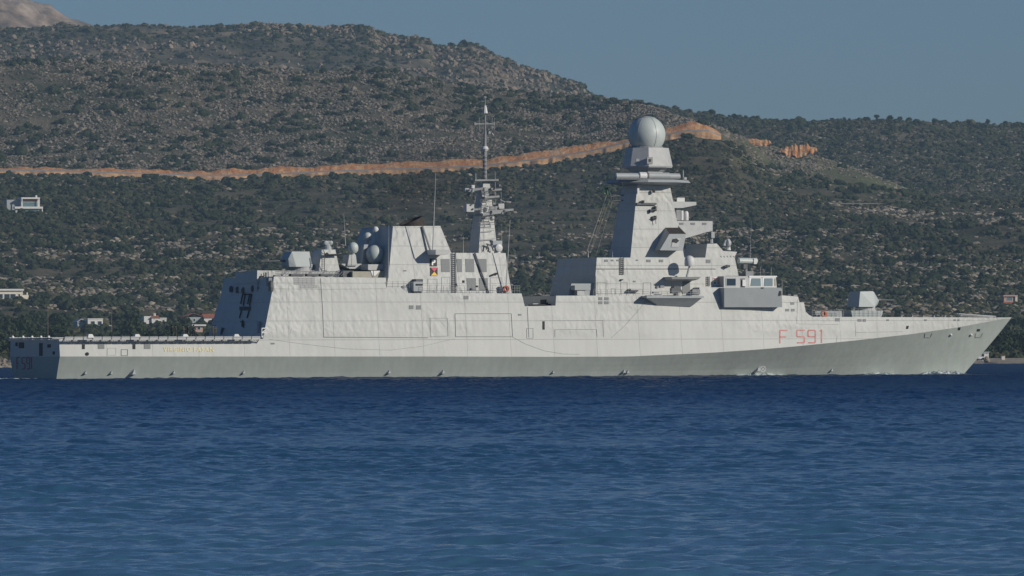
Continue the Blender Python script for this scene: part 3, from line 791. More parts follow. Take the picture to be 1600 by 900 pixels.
outline('plate_seam', [(1246,468), (1245,506), (1310,507)], False, 0.02)
outline('plate_seam', [(1336,503), (1337,526)], False, 0.02); outline('plate_seam', [(1308,525), (1307,534)], False, 0.02)
outline('plate_seam', [(1337,519.5), (1410,518)], False, 0.02)
mb = MB(); decal(mb, rect(0,0,1,1), lambda x, z: -9, 0.01) if False else None
# louvred panel high on the hangar side
mb = MB()
for r_ in range(6):
    for c_ in range(5):
        if (r_ > 3) and c_ == 0: continue
        xa = 459 + c_*6.8 + (3 if r_ > 3 else 0); ya = 433.6 + r_*2.9
        decal(mb, rect(xa, ya, xa+6.2, ya+2.3), hullw, 0.04)
mb.build('louvre_panel', mat('pale_louvre', (0.36, 0.365, 0.355), 0.6), hull)
# discharge scoops along the waterline
for a, b_, s_ in ((132,582,1), (172.5,582,1), (206,581.5,1.7), (270,581.5,1), (379,581.5,1), (606,581,1.2), (690,581,1.3), (863,581,.9), (973,580,1.2), (979,580.5,1.1), (1182,577,1.5), (1298,578,1.0)):
    x, y, z = on(a, b_, hullw); mb = MB(); k_ = 0.22*s_
    mb.add([(x-k_, y, z-k_), (x+k_, y, z-k_), (x+k_*0.8, y, z+k_*1.3), (x-k_*0.1, y, z+k_*1.3), (x-k_*0.5, y-k_*1.7, z-k_*0.8), (x+k_*0.9, y-k_*1.7, z-k_*0.8), (x+k_*0.6, y-k_*0.8, z+k_*0.9)],
           [(0,1,5,4), (4,5,6), (0,4,6,3), (5,1,2,6), (3,6,2), (0,3,2,1)])
    mb.build('discharge_scoop', M['panel'], hull)
# short spray rail under the boot top, dark line where the wet hull meets the sea
# ---- lettering
def strokes(name, segs, yf, m, r, parent=hull, out=0.03):
    """painted strokes: each (x0, y0, x1, y1) in sight pixels"""
    mb = MB()
    for x0, y0, x1, y1 in segs:
        dx, dy = x1-x0, y1-y0; L_ = math.hypot(dx, dy); nx, ny = -dy/L_*r, dx/L_*r; ex, ey = dx/L_*r*0.4, dy/L_*r*0.4
        decal(mb, [(x0+nx-ex, y0+ny-ey), (x1+nx+ex, y1+ny+ey), (x1-nx+ex, y1-ny+ey), (x0-nx-ex, y0-ny-ey)], yf, out)
    return mb.build(name, m, parent)
def digit_segs(ch, x, y, w, h, gap=0.7, sk=0.0):
    a, b_, m_ = y, y+h, y+h*0.52
    D = {'F': [(x,a,x,b_-h*.42), (x,b_-h*.36,x,b_), (x+gap,a,x+w,a), (x+gap,m_,x+w*.8,m_)],
         '5': [(x+gap,a,x+w,a), (x,a+gap,x,m_-gap), (x+gap,m_,x+w-gap,m_), (x+w,m_+gap*2,x+w,b_-gap*2), (x+w-gap*2,b_,x+gap,b_), (x+w-gap*.4,b_-gap*1.4,x+w-gap*2,b_)],
         '9': [(x+gap*2,a,x+w-gap*2,a), (x,a+gap*2,x,m_-gap*2), (x+w,a+gap*2,x+w,m_-gap), (x+w,m_+gap,x+w,b_-gap*2), (x+gap*2,m_,x+w-gap,m_), (x+w-gap*2,b_,x+gap,b_), (x,a+gap*2,x+gap*2,a), (x+w-gap*2,a,x+w,a+gap*2), (x,m_-gap*2,x+gap*2,m_), (x+w,b_-gap*2,x+w-gap*2,b_)],
         '1': [(x,a,x,m_-gap*.6), (x,m_+gap*.6,x,b_), (x-gap*3,a+gap*2.4,x-gap*.6,a+gap*.4)]}
    return D[ch]
for a_ in (('F', 1218.5, 516, 11.5, 20), ('5', 1245, 516, 12, 19.5), ('9', 1262.5, 516, 11.5, 19.5), ('1', 1283.5, 515.5, 5, 20)): strokes('pennant_mark', digit_segs(*a_), hullw, M['red'], 1.0)
# draught and bulb marks
mb_ = [(1187.5,571.5,1186,580.5)]
cx, cy, rr = 1192.2, 576.5, 4.3
ring = [(cx+rr*math.cos(a), cy+rr*math.sin(a)) for a in np.linspace(0, 2*math.pi, 13)]
mb_ += [(ring[i][0], ring[i][1], ring[i+1][0], ring[i+1][1]) for i in range(12)] + [(cx-3,cy-3,cx+3,cy+3), (cx-3,cy+3,cx+3,cy-3)]
strokes('bulb_mark', mb_, hullw, M['wpaint'], 0.5)
# ship's name in letters of a serif-less face
def text_mesh(s, bold=0.02):
    cu = bpy.data.curves.new('t', 'FONT'); cu.body = s; cu.offset = bold; cu.resolution_u = 3; cu.space_character = 1.18
    o = bpy.data.objects.new('t', cu); COL.objects.link(o); bpy.context.view_layer.update()
    me = bpy.data.meshes.new_from_object(o.evaluated_get(bpy.context.evaluated_depsgraph_get()))
    bpy.data.objects.remove(o); bpy.data.curves.remove(cu)
    v = np.array([p.co[:] for p in me.vertices]); f = [tuple(p.vertices) for p in me.polygons]; bpy.data.meshes.remove(me); return v, f
def text_on(name, s, x0, y0, x1, y1, mapf, m, bold=0.02, parent=hull):
    v, f = text_mesh(s, bold); mn, mx = v.min(0), v.max(0)
    mb = MB(); pts = []
    for q in v:
        u = (q[0]-mn[0])/(mx[0]-mn[0]); w = (q[1]-mn[1])/(mx[1]-mn[1]); pts.append(mapf(x0+(x1-x0)*u, y1+(y0-y1)*w))
    mb.add(pts, f); return mb.build(name, m, parent)
def mhull(a, b_): x, y, z = on(a, b_, hullw); return (x, y-0.05, z)
text_on('ship_name', 'VIRGINIO', 255, 542.3, 298, 549.6, mhull, M['gold'], 0.008); text_on('ship_name', 'FASAN', 302.5, 542.6, 334, 549.9, mhull, M['gold'], 0.008)
# transom: number, openings
def on_transom(px, py, out=0.05):
    d = toL(ray(px, py)); t = (-out - CL[0]) / d[0]; p = CL + d*t; return (p[0], p[1], p[2])
def tdecal(mb, poly, out=0.05):
    a = [on_transom(x, y, out) for x, y in poly]; b2 = [(0.05, q[1], q[2]) for q in a]; mb.hexa(a, b2)
def tstrokes(name, segs, m, r):
    mb = MB()
    for x0, y0, x1, y1 in segs:
        dx, dy = x1-x0, y1-y0; L_ = math.hypot(dx, dy); nx, ny = -dy/L_*r, dx/L_*r
        tdecal(mb, [(x0+nx*.7, y0+ny), (x1+nx*.7, y1+ny), (x1-nx*.7, y1-ny), (x0-nx*.7, y0-ny)])
    return mb.build(name, m, hull)
for a_ in (('F', 26, 558.5, 4, 18, .5), ('5', 34, 558.5, 4.6, 18, .5), ('9', 41.5, 558.5, 4.6, 18, .5), ('1', 49, 558.5, 2, 18, .4)): tstrokes('pennant_mark', digit_segs(*a_), M['dred'], 0.7)
for a in ((24,535,27,541), (29,535,37,544), (61,536,66,556), (74,538,79,543), (82,549,85,554)):
    mb = MB(); tdecal(mb, rect(*a)); mb.build('mooring_port', M['black'], hull)

# ---- flight deck: edge nets, crane frame
def net_row(xa, xb, side, n):
    for k in range(n):
        x0 = xa + (xb-xa)*k/n; x1 = xa + (xb-xa)*(k+1)/n - 0.12
        mb = MB(); y0 = side*(hullY(x0, DECKZ) + 0.05); y1 = y0 + side*1.15
        z0 = DECKZ - 0.12; z1 = DECKZ + 0.22
        p = [(x0, y0, z0-0.45), (x1, y0, z0-0.45), (x1, y1, z1), (x0, y1, z1)]
        for i in range(4): mb.tube(p[i], p[(i+1) % 4], 0.09, n=6)
        mb.hexa([(x0, y1-side*0.05, z1-0.32), (x1, y1-side*0.05, z1-0.32), (x1, y1+side*0.03, z1-0.32), (x0, y1+side*0.03, z1-0.32)],
                [(x0, y1-side*0.05, z1+0.06), (x1, y1-side*0.05, z1+0.06), (x1, y1+side*0.03, z1+0.06), (x0, y1+side*0.03, z1+0.06)])
        for i in range(1, 5):
            t = i/5; mb.tube((x0+(x1-x0)*t, y0, z0-0.45), (x0+(x1-x0)*t, y1, z1), 0.03, n=4)
        mb.build('safety_net', M['paint_sm'], hull)
XH = TOP[2][0]
net_row(0.3, XH-0.8, -1, 21); net_row(0.3, XH-0.8, 1, 21)
mb = MB()
for k in range(24):
    y_ = -8.4 + 16.8*k/23; mb.tube((0.2, y_, DECKZ), (-0.9, y_, DECKZ+0.1), 0.05, n=4)
mb.tube((-0.9, -8.5, DECKZ+0.1), (-0.9, 8.5, DECKZ+0.1), 0.09); mb.build('stern_net', M['mid'], hull)
for a in (137, 210, 285, 365):
    x, z = SX(a, 526, -8.7); mb = MB(); mb.hexa([(x-.45,-9.9,z-.15), (x+.45,-9.9,z-.15), (x+.45,-8.9,z-.15), (x-.45,-8.9,z-.15)], [(x-.25,-9.7,z+.32), (x+.25,-9.7,z+.32), (x+.25,-9.1,z+.32), (x-.25,-9.1,z+.32)]); mb.build('deck_fitting', M['white'], hull)
for a in (20, 36, 50, 64, 76):
    p = Vector(on_transom(a, 527, 0.3)); mb = MB(); mb.lathe(tuple(p), [(0.14, -.3), (0.2, 0.0), (0.12, 0.2)], 8); mb.build('deck_fitting', M['wpaint'], hull)
# grid frame by the hangar corner
mb = MB(); Yf = -9.0
for a, b_ in (((409,513),(418,513)), ((409,513),(409,527)), ((418,513),(418,528)), ((409,520),(418,520)), ((409,527),(418,527)), ((409.5,519.5),(417.5,513.5)), ((409.5,526.5),(417.5,520.5))):
    tubepx(mb, a, b_, Yf, 0.07)
mb.build('net_crane_frame', M['wpaint'], hull)

# ================= hangar group
hang_y = wall(8.35, TUM, 12)
# the aft face is hull geometry; door outline, ladders and fittings on it
def on_aft(px, py, xedge0, z0, xedge1, z1, out=0.06):
    """on the sloping aft face of the hangar"""
    d = toL(ray(px, py)); n = np.array([1.0, 0, -(xedge1-xedge0)/(z1-z0)]); o_ = np.array([xedge0-out, 0, z0])
    t = ((o_ - CL) @ n) / (d @ n); p = CL + d*t; return tuple(p)
hx0, hz0 = TOP[2]; hx1, hz1 = TOP[3]
aft = lambda a, b_, out=0.06: on_aft(a, b_, hx0, hz0, hx1, hz1, out)
def aftbar(mb, a, b_, r=0.09): mb.tube(aft(*a, 0.12), aft(*b_, 0.12), r, n=5)
mb = MB(); aftbar(mb, (379,460), (376,475)); aftbar(mb, (390,460), (387,475)); aftbar(mb, (383,460), (380,478)); aftbar(mb, (393,460), (390,478)); aftbar(mb, (379,460), (393,460)); mb.build('door_rail', M['black'], hull)
mb = MB(); mb.hexa([aft(374,479), aft(392,479), aft(392,485), aft(374,485)], [aft(374,479,-.1), aft(392,479,-.1), aft(392,485,-.1), aft(374,485,-.1)]); aftbar(mb, (377,485), (374,497)); aftbar(mb, (389,485), (386,497)); mb.build('door_window', M['black'], hull)
mb = MB(); aftbar(mb, (376,503), (381,503)); aftbar(mb, (379,500), (378,510)); aftbar(mb, (381,505), (380,512)); mb.build('door_fitting', M['black'], hull)
mb = MB(); mb.hexa([aft(384,462,.08), aft(391,462,.08), aft(389,474,.08), aft(383,474,.08)], [aft(384,462,0), aft(391,462,0), aft(389,474,0), aft(383,474,0)]); mb.build('landing_lights_panel', M['panel'], hull)
mb = MB(); mb.tube(aft(404.5,503,.3), aft(402.5,520,.3), 0.28, 0.16, 8); mb.build('hose_drum', M['panel'], hull)
mb = MB(); mb.tube(aft(348,512,.2), aft(345,523,.2), 0.2, 0.1, 6); mb.build('lamp', M['steel'], hull)
for a, b_ in ((361,453), (371,454), (380,455), (395,452)): 
    mb = MB(); q = aft(a, b_, .2); mb.lathe(q, [(0.25, -.3), (0.3, 0.2), (0.15, 0.5)], 8); mb.build('lamp', M['steel'], hull)
# deckhouse on the hangar roof
hh = block('hangar_deckhouse', [(401,456), (402,422.5), (537,424), (537,440), (430,456)], wall(3.6), M['paint'])
mb = MB(); decal(mb, rect(406,431,411,440), wall(3.6), 0.2); mb.build('equipment_locker', M['black'], hh)
mb = MB(); 
for a, b_ in (((412,426),(412,450)), ((416,426),(416,450)), ((412,430),(416,430)), ((412,435),(416,435)), ((412,440),(416,440)), ((412,445),(416,445)), ((402,450),(425,450)), ((425,440),(425,452)), ((419,424),(419,447))): tubepx(mb, a, b_, -3.9, 0.06)
mb.build('ladder', M['steel'], hh)
mb = MB()
for a, b_, c_, d_ in ((368,424,360,424), (385,423,372,425)): tubepx(mb, (a,b_), (c_,d_), -2.0, 0.12)
mb.build('boom', M['steel'], hh)
boxpx('equipment_box', 420, 434, 425, 447, -8.2, 0.8, M['mid'], hh)
mb = MB(); q = P3(423.5, 449, -8.3)
mb.lathe(tuple(q), [(0.3,-.5),(0.35,0),(0.3,.6),(0.1,.9)], 10); mb.build('life_raft_canister', M['steel'], hh)
# folded nets and rails lying on the hangar roof
mb = MB()
for k in range(22):
    a = 436 + k*4.6
    tubepx(mb, (a, 431.5), (a+7, 424.5), -7.6, 0.035, Y2=-5.2, n=4)
for b_, yy in ((431.5,-7.6), (428,-6.5), (424.5,-5.2)): tubepx(mb, (430, b_), (530, b_), yy, 0.05)
for a in (440, 458, 480, 500, 520): tubepx(mb, (a, 430), (a+10, 423), -6.8, 0.10, Y2=-5.0)
mb.build('folded_roof_net', M['mid'], hull)
for a0, a1 in ((455,475), (480,498), (501,520)): boxpx('roof_locker', a0, 428, a1, 431, -7.9, 0.8, M['steel'], hull)
boxpx('roof_duct', 430, 430, 436, 433, -7.6, 0.8, M['steel'], hull)
# dark gap and platform beside the radomes
block('radome_deckhouse', [(551,436), (551,424), (606,424), (606,436)], wall(5.5), M['tan'])
boxpx('platform_support', 536, 423, 553, 434, -4.8, 3, M['steel'])
block('radome_platform', [(575,422), (575,413), (610,413), (610,422)], wall(4.9), M['paint_sm'])
block('radome_platform', [(546,420), (534,413), (534,412), (577,412), (577,420)], wall(2.6), M['paint_sm'])
mb = MB(); decal(mb, [(579,423),(594,423),(586,431),(582,431)], wall(5.55), 0.03); mb.build('bracket_plate', M['wpaint'], hull)

def radome(name, cx, cy, rpx, Y, h_up=1.0, neck=0.62, foot=1.15, m='radome', ybase=None, basey_r=0.75, squash=1.0):
    """rounded radome: neck below, dome above; radius in sight pixels"""
    c = P3(cx, cy, Y); r = rpx/M_PX
    mb = MB(); prof = []
    for t in np.linspace(-0.95, math.pi/2-0.02, 18):
        prof.append((r*math.cos(t) if t > -0.45 else r*(math.cos(-0.45) - (-0.45-t)*0.55), r*math.sin(t)*squash if t > 0 else r*math.sin(t)*foot))
    if rpx < 10: prof = [(r*.62, -r*1.05), (r*.82, -r*.8), (r*.98, -r*.55), (r, -r*.1)] + [(r*math.cos(t), r*math.sin(t)) for t in np.linspace(.1, 1.54, 10)]
    mb.lathe(tuple(c), prof, 28); o = mb.build(name, M[m], ship, smooth=True)
    if ybase:
        b0 = P3(cx, ybase, Y); hgt = c.z - r*0.9*foot - b0.z
        m2 = MB(); m2.lathe(tuple(b0), [(r*basey_r, 0), (r*basey_r*0.8, hgt*0.6), (r*basey_r*0.8, hgt+0.1)], 16); m2.build('pedestal', M['paint_sm'], o)
    return o
radome('radome', 586, 396.5, 13.2, -3.2, foot=1.25, ybase=413.5, basey_r=0.55)
radome('radome', 551.8, 386.5, 7.8, -2.2, foot=1.0, ybase=400, basey_r=0.4)
block('radome_pedestal', [(543,415), (546,398), (556,398), (558,415)], wall(2.9), M['paint'], far=lambda x, z: -1.0)
radome('radome', 574.3, 369.5, 6.3, -1.2, foot=1.0, ybase=382, basey_r=0.4)
block('radome_pedestal', [(566,413), (569,382), (587,382), (587,413)], wall(2.4), M['panel'], far=lambda x, z: 0.6)
radome('radome', 586.8, 358.5, 4.6, -1.6, foot=1.0, m='white', ybase=382, basey_r=0.18)

# aft tower with optical director
tw = MB(); base = [P3(498,424,-2.6), P3(531,424,-2.6)]; tp = [P3(503,390,-1.3), P3(524,390,-1.3)]
w0, w1 = 2.6, 1.3
tw.hexa([(base[0].x,-w0,base[0].z), (base[1].x,-w0,base[1].z), (base[1].x,w0,base[1].z), (base[0].x,w0,base[0].z)],
        [(tp[0].x,-w1,tp[0].z), (tp[1].x,-w1,tp[1].z), (tp[1].x,w1,tp[1].z), (tp[0].x,w1,tp[0].z)])
twr = tw.build('director_tower', M['paint'], ship)
mb = MB(); tubepx(mb, (503,394), (503,424), -2.9, .05); tubepx(mb, (507,394), (507,424), -2.9, .05)
for k in range(9): tubepx(mb, (503,396+k*3.3), (507,396+k*3.3), -2.9, .04)
mb.build('ladder', M['steel'], twr)
mb = MB(); tubepx(mb, (506,399), (529,398), -2.3, .14); tubepx(mb, (508,399.5), (512,396), -2.3, .2); mb.build('catwalk', M['black'], twr)
mb = MB(); q = P3(512, 387, 0); mb.lathe(tuple(q), [(0.55,-.3), (0.5,0.1), (0.35,0.3), (.3,.9)], 12)
mb.box(q.x-.5, q.x+.5, q.y-.3, q.y+.3, q.z+.35, q.z+.85)
for dx in (-.36, .36): mb.lathe((q.x+dx, q.y, q.z+.65), [(0.08,-.4),(0.26,-.35),(0.28,.25),(0.15,.35)], 12, 'Y')
mb.build('optical_director', M['panel'], twr, smooth=False)

# gun turrets
def turret(cxl, poly_side, hw_top, hw_bot, Yc, m, barrel, ring, face_px=None, name='gun_turret'):
    """faceted gunhouse: outline on the starboard cheek, narrower nose"""
    near = []; 
    pts = poly_side(Yc)
    bm = bmesh.new()
    for p, w in pts:
        bm.verts.new((p.x, Yc-w, p.z)); bm.verts.new((p.x, Yc+w, p.z))
    res = bmesh.ops.convex_hull(bm, input=bm.verts)
    bmesh.ops.delete(bm, geom=[v for v in bm.verts if not v.link_faces], context='VERTS')
    bmesh.ops.dissolve_limit(bm, angle_limit=R(2), verts=bm.verts, edges=bm.edges)
    me = bpy.data.meshes.new(name); bm.to_mesh(me); bm.free(); me.materials.append(m)
    o = bpy.data.objects.new(name, me); COL.objects.link(o); o.parent = ship
    b3 = MB(); p0, p1, r = barrel
    b3.tube(p0, p1, r, r*0.75, 10); b3.tube(p0, p0 + (p1-p0)*0.18, r*2.0, r*1.7, 10); b3.build('barrel', M['steel'], o)
    b4 = MB(); c, r0, h_ = ring; b4.lathe(tuple(c), [(r0*1.15, 0), (r0, h_*0.3), (r0, h_)], 24); b4.build('mount_ring', M['paint_sm'], o)
    return o
def aft_t(Yc):
    # (sight x, sight y, half width)
    q = [(463,416.8,1.55), (487.7,416.8,1.55), (483.5,393,1.3), (456,393,1.3), (452,416.8,1.2), (450.5,404.6,1.2), (449,415,0.7), (448,404,0.7), (452,395,0.7)]
    return [(P3(a, b_, Yc-w), w) for a, b_, w in q]
turret(0, aft_t, 0, 0, 0.0, M['turret'], (P3(452,407.5,0), P3(407,408.2,0), 0.10), (P3(472,424,0), 1.5, 0.9))
def fwd_t(Yc):
    q = [(1342,479.5,1.7), (1367,479.5,1.7), (1371.5,470,1.3), (1366,457,1.3), (1364,455,1.3), (1344,455.5,1.5), (1373.5,470,0.7), (1371,476,0.8)]
    return [(P3(a, b_, Yc-w), w) for a, b_, w in q]
turret(0, fwd_t, 0, 0, 0.0, M['turret'], (P3(1371,468.5,0), P3(1397,469,0), 0.13), (P3(1352,486,0), 1.35, 0.75))
def deck_house(poly, Yw, name='gun_base', m='panel', far=None): return block(name, poly, wall(Yw), M[m], far=far)
gb = deck_house([(1332,495.5), (1330,485.5), (1345,485), (1380,485.5), (1377,495.5)], 3.2, m='turret')
mb = MB()
for a in (1334,1341,1348,1355,1362,1369,1376): tubepx(mb, (a,495), (a,482), -3.6, 0.025, n=4)
for b_ in (482.5, 487, 491): tubepx(mb, (1330,b_), (1380,b_), -3.6, 0.02, n=4)
mb.build('guard_rail', M['mid'], gb)
vl = deck_house([(1274,495.5), (1274,486), (1315,486), (1316,495.5)], 3.5, 'missile_launcher_block', 'panel')
mb = MB()
for a in (1269,1276,1283,1290,1297,1304,1311,1318): tubepx(mb, (a,495), (a,484), -4.4, 0.03, n=4)
for b_ in (484.5, 488, 491.5): tubepx(mb, (1269,b_), (1318,b_), -4.4, 0.022, n=4)
mb.build('guard_rail', M['mid'], vl)
# bow staff folded down, bow rails, anchor gear
mb = MB(); tubepx(mb, (1498,490.5), (1556,494.5), -0.5, 0.08); tubepx(mb, (1500,493.5), (1552,494.8), -0.7, 0.05); tubepx(mb, (1502,490.5), (1503,495), -0.6, 0.06)
mb.build('folded_jackstaff', M['paint_sm'], ship)
for k in range(5):
    a = 1408 + k*17; q = P3(a, 495.2, -1.5); mb = MB(); mb.lathe(tuple(q), [(0.2, -.1), (0.16, 0.15), (0.22, 0.28)], 10); mb.build('bollard', M['mid'], ship)
a0 = P3(1531,493,-0.5)
# ================= funnel block
fy = wall(8.1, 0.30, 9.5)
fun = block('funnel_house', [(603,460), (606,437), (609,412), (614,353.5), (688,353), (697,375), (705,395), (790,395.5), (794,425), (800,460)], fy, M['paint'])
part('sign_board', rect(671.5,404,682.5,416), fy, M['black'], 0.06, fun)
fdec = lambda a, b_: (lambda q: (q[0], q[1]-0.14, q[2]))(on(a, b_, fy))
text_on('letter_mark', 'P', 674, 405.5, 680, 414.5, fdec, M['wpaint'], 0.05, fun)
sb_ = part('flag_board', rect(672,418,683.5,431), fy, M['black'], 0.06, fun)
mb = MB(); mb.add([fdec(672.3,418.3), fdec(683.2,418.3), fdec(677.8,424.5)], [(0,1,2)]); mb.build('flag_triangle', M['crimson'], fun)
mb = MB(); mb.add([fdec(672.6,430.7), fdec(683.3,430.7), fdec(677.8,424.6)], [(0,1,2)]); mb.build('flag_triangle', M['yellow'], fun)
for a in ((688.5,404.5,703,425), (713.5,404.5,722,425), (726.8,404.5,741,425), (746.5,404.5,760.5,425), (729,434.5,744,454.5), (748.5,434.5,762.5,454.5)):
    x0, y0, x1, y1 = a; part('intake_grille', [(x0+1,y1), (x1,y1), (x1-.6,y0), (x0,y0)], fy, M['vent'], 0.05, fun)
for a in ((630,422,635,424), (690,412,690.5,412.5)): part('vent', rect(*a), fy, M['vent'], 0.04, fun)
for a in ((668.5,436,683,455), (690,433,703,455), (766,434,783,454)):
    mb = MB(); x0, y0, x1, y1 = a; line(mb, [(x0,y0),(x1,y0),(x1,y1),(x0,y1),(x0,y0)], fy, 0.03); mb.build('door_frame', M['seam'], fun)
mb = MB()
for a in (706.5, 712): line(mb, [(a, 395), (a+0.8, 457)], wall(8.25, .30, 9.5), 0.06)
for k in range(20): line(mb, [(706.6+k*.04, 397+k*3.1), (712+k*.04, 397+k*3.1)], wall(8.25, .30, 9.5), 0.05)
mb.build('ladder', M['steel'], fun)
mb = MB(); line(mb, [(742,395), (752,425), (764,458)], wall(8.3, .30, 9.5), 0.11); mb.build('inclined_boom', M['steel'], fun)
mb = MB(); mb.tube(on(660,353.5,wall(8.3,.3,9.5)), on(672,390,wall(8.6,.3,9.5)), 0.14, n=6); mb.build('inclined_boom', M['mid'], fun)
# antenna sponson with whips
sp = MB(); q0 = on(667,390.5,fy); q1 = on(688,398.5,fy)
sp.hexa([(q0[0], -8.7, q1[2]), (q1[0], -8.7, q1[2]), (q1[0], q1[1]+.8, q1[2]), (q0[0], q1[1]+.8, q1[2])], [(q0[0]-.1, -8.9, q0[2]), (q1[0], -8.9, q0[2]), (q1[0], q0[1]+.8, q0[2]), (q0[0]-.1, q0[1]+.8, q0[2])])
spn = sp.build('antenna_sponson', M['white'], fun)
def whip(px0, py0, px1, py1, Y, r=0.075, parent=ship):
    mb = MB(); a = P3(px0, py0, Y); b2 = P3(px1, py1, Y); mb.tube(a, a+(b2-a)*0.35, r, r*.75, 6); mb.tube(a+(b2-a)*0.35, b2, r*.7, r*.25, 6); return mb.build('whip_antenna', M['paint_sm'], parent)
whip(676, 391, 681, 269, -8.5, 0.085, fun); whip(791, 446, 797, 344, -8.0, 0.085); whip(540, 384, 537, 333, -4.0, 0.05); whip(607, 434, 607.5, 352, -7.4, 0.05, fun)
whip(724, 395, 724, 368, -3.5, 0.04); whip(784, 395, 784, 352, -4, 0.04); whip(1172, 405, 1174, 344, -3.0, 0.03); whip(1222, 462, 1222, 437, -7.5, 0.05); whip(957, 402, 957, 392, -3, 0.04)
# exhaust uptake
mb = MB(); c0 = P3(634, 356, -1.5); c1 = P3(648, 345.5, -1.5); ax = (P3(655,352,-1.5)-P3(641,360,-1.5)).normalized()
up_ = Vector((1.0, 0, 0.72)).normalized()
u = up_.orthogonal().normalized(); w_ = up_.cross(u)
# oval slanted collar
lo = []; hi = []; inn = []
for k in range(24):
    a = 2*math.pi*k/24; cx_, cy_ = math.cos(a), math.sin(a)
    b0 = P3(647, 356, -1.5); lo.append((b0.x + 1.75*cx_ , b0.y + 1.6*cy_, b0.z))
    b1 = P3(641.5, 344.5, -1.5); hi.append((b1.x + 1.5*cx_ , b1.y + 1.5*cy_, b1.z + 0.60*cx_ ))
    inn.append((b1.x + 1.5*cx_*0.9 + .02, b1.y + 1.5*cy_*0.88, b1.z + 0.60*cx_*0.9 - 0.02))
n_ = 24; vsx = lo + hi + inn + [(p[0], p[1], p[2]-1.0) for p in inn]
fx = [(k, (k+1) % n_, n_+(k+1) % n_, n_+k) for k in range(n_)] + [(n_+k, n_+(k+1) % n_, 2*n_+(k+1) % n_, 2*n_+k) for k in range(n_)] + [(2*n_+k, 2*n_+(k+1) % n_, 3*n_+(k+1) % n_, 3*n_+k) for k in range(n_)] + [tuple(range(3*n_, 4*n_))]
mb.add(vsx, fx); mb.build('exhaust_uptake', M['soot'], fun)
# decoy launcher, deck rail, life ring box, fittings on the walkway
def rails(x0, x1, ytop, ybot, Y, step, parent, r=0.025):
    mb = MB(); a = x0
    while a <= x1: tubepx(mb, (a, ybot), (a, ytop), Y, r, n=4); a += step
    for t in (0, .36, .7): tubepx(mb, (x0, ytop+(ybot-ytop)*t), (x1, ytop+(ybot-ytop)*t), Y, r*0.8, n=4)
    return mb.build('guard_rail', M['mid'], parent)
rails(604, 640, 440, 450, -8.6, 9, fun); rails(660, 785, 446, 458, -8.75, 11, fun); rails(800, 813, 446, 458, -8.2, 4, fun)
lb = boxpx('decoy_launcher', 646, 440, 661, 455.5, -8.3, 1.4, M['panel'], ship, 0.05)
boxpx('launcher_face', 650, 436, 661, 442, -8.2, 1.1, M['steel'], lb); boxpx('bracket', 651, 443.5, 661, 445.5, -8.45, .2, M['black'], lb)
boxpx('mount', 647, 455, 659, 458, -8.0, 0.9, M['steel'], lb)
mb = MB(); q = P3(630.5, 456, -7.9); mb.lathe(tuple(q), [(0.45,-.2), (0.5,.4), (0.35,.7), (.05,.85)], 12); mb.build('deck_mushroom_vent', M['panel'], ship, smooth=True)
boxpx('ring_stand', 784.5, 446, 797, 457.5, -8.2, 0.5, M['paint_sm'])
def torus(mb, c, R0, r0, axis='Y', n=20, m_=8):
    vs = []; fs = []
    for i in range(n):
        a = 2*math.pi*i/n
        for j in range(m_):
            b2 = 2*math.pi*j/m_; rr = R0 + r0*math.cos(b2); p = (rr*math.cos(a), r0*math.sin(b2), rr*math.sin(a))
            vs.append((c[0]+p[0], c[1]+p[1], c[2]+p[2]))
            fs.append((i*m_+j, ((i+1) % n)*m_+j, ((i+1) % n)*m_+(j+1) % m_, i*m_+(j+1) % m_))
    mb.add(vs, fs)
def life_ring(px_, py_, Y, lab):
    q = P3(px_, py_, Y); w = np.array([OX + q.x*ct - q.y*st2, OY + q.x*st2 + q.y*ct, q.z])
    mb = MB(); torus(mb, (0, 0, 0), 0.33, 0.10); o = mb.build('life_ring', M['orange'], None, smooth=True); o.location = w; o.rotation_euler = (0, 0, TH)
    tag(o, lab, 'life ring'); 
life_ring(791.2, 451.2, -8.42, 'orange life ring hung on a pale box at the forward end of the funnel deck')
mb = MB(); line(mb, [(768,430), (774,427.5), (778,427.5)], wall(8.4,.3,9.5), 0.14); mb.build('davit', M['black'], fun)
boxpx('lamp', 723.5, 438, 726, 442, -8.4, 0.3, M['black'], fun); boxpx('lamp', 744.5, 446, 747, 449, -8.4, 0.3, M['black'], fun)
# air search antenna at the fore end of the funnel house
mb = MB(); q = P3(777, 391, -5.6); mb.lathe(tuple(q), [(0.45,-.5), (0.4,.2), (0.25,.6)], 10); mb.lathe((q.x, q.y-.3, q.z+.3), [(0.2,-.4), (0.5,-.3), (0.55,.1), (.2,.35)], 12, 'Y'); dr_ = mb.build('fire_control_radar', M['white'], ship)
boxpx('antenna_bar', 770, 376, 785, 383, -5.7, 0.8, M['panel'], dr_, 0.05); mb = MB(); tubepx(mb, (777,389), (777,382), -5.4, .18); mb.build('post', M['mid'], dr_)

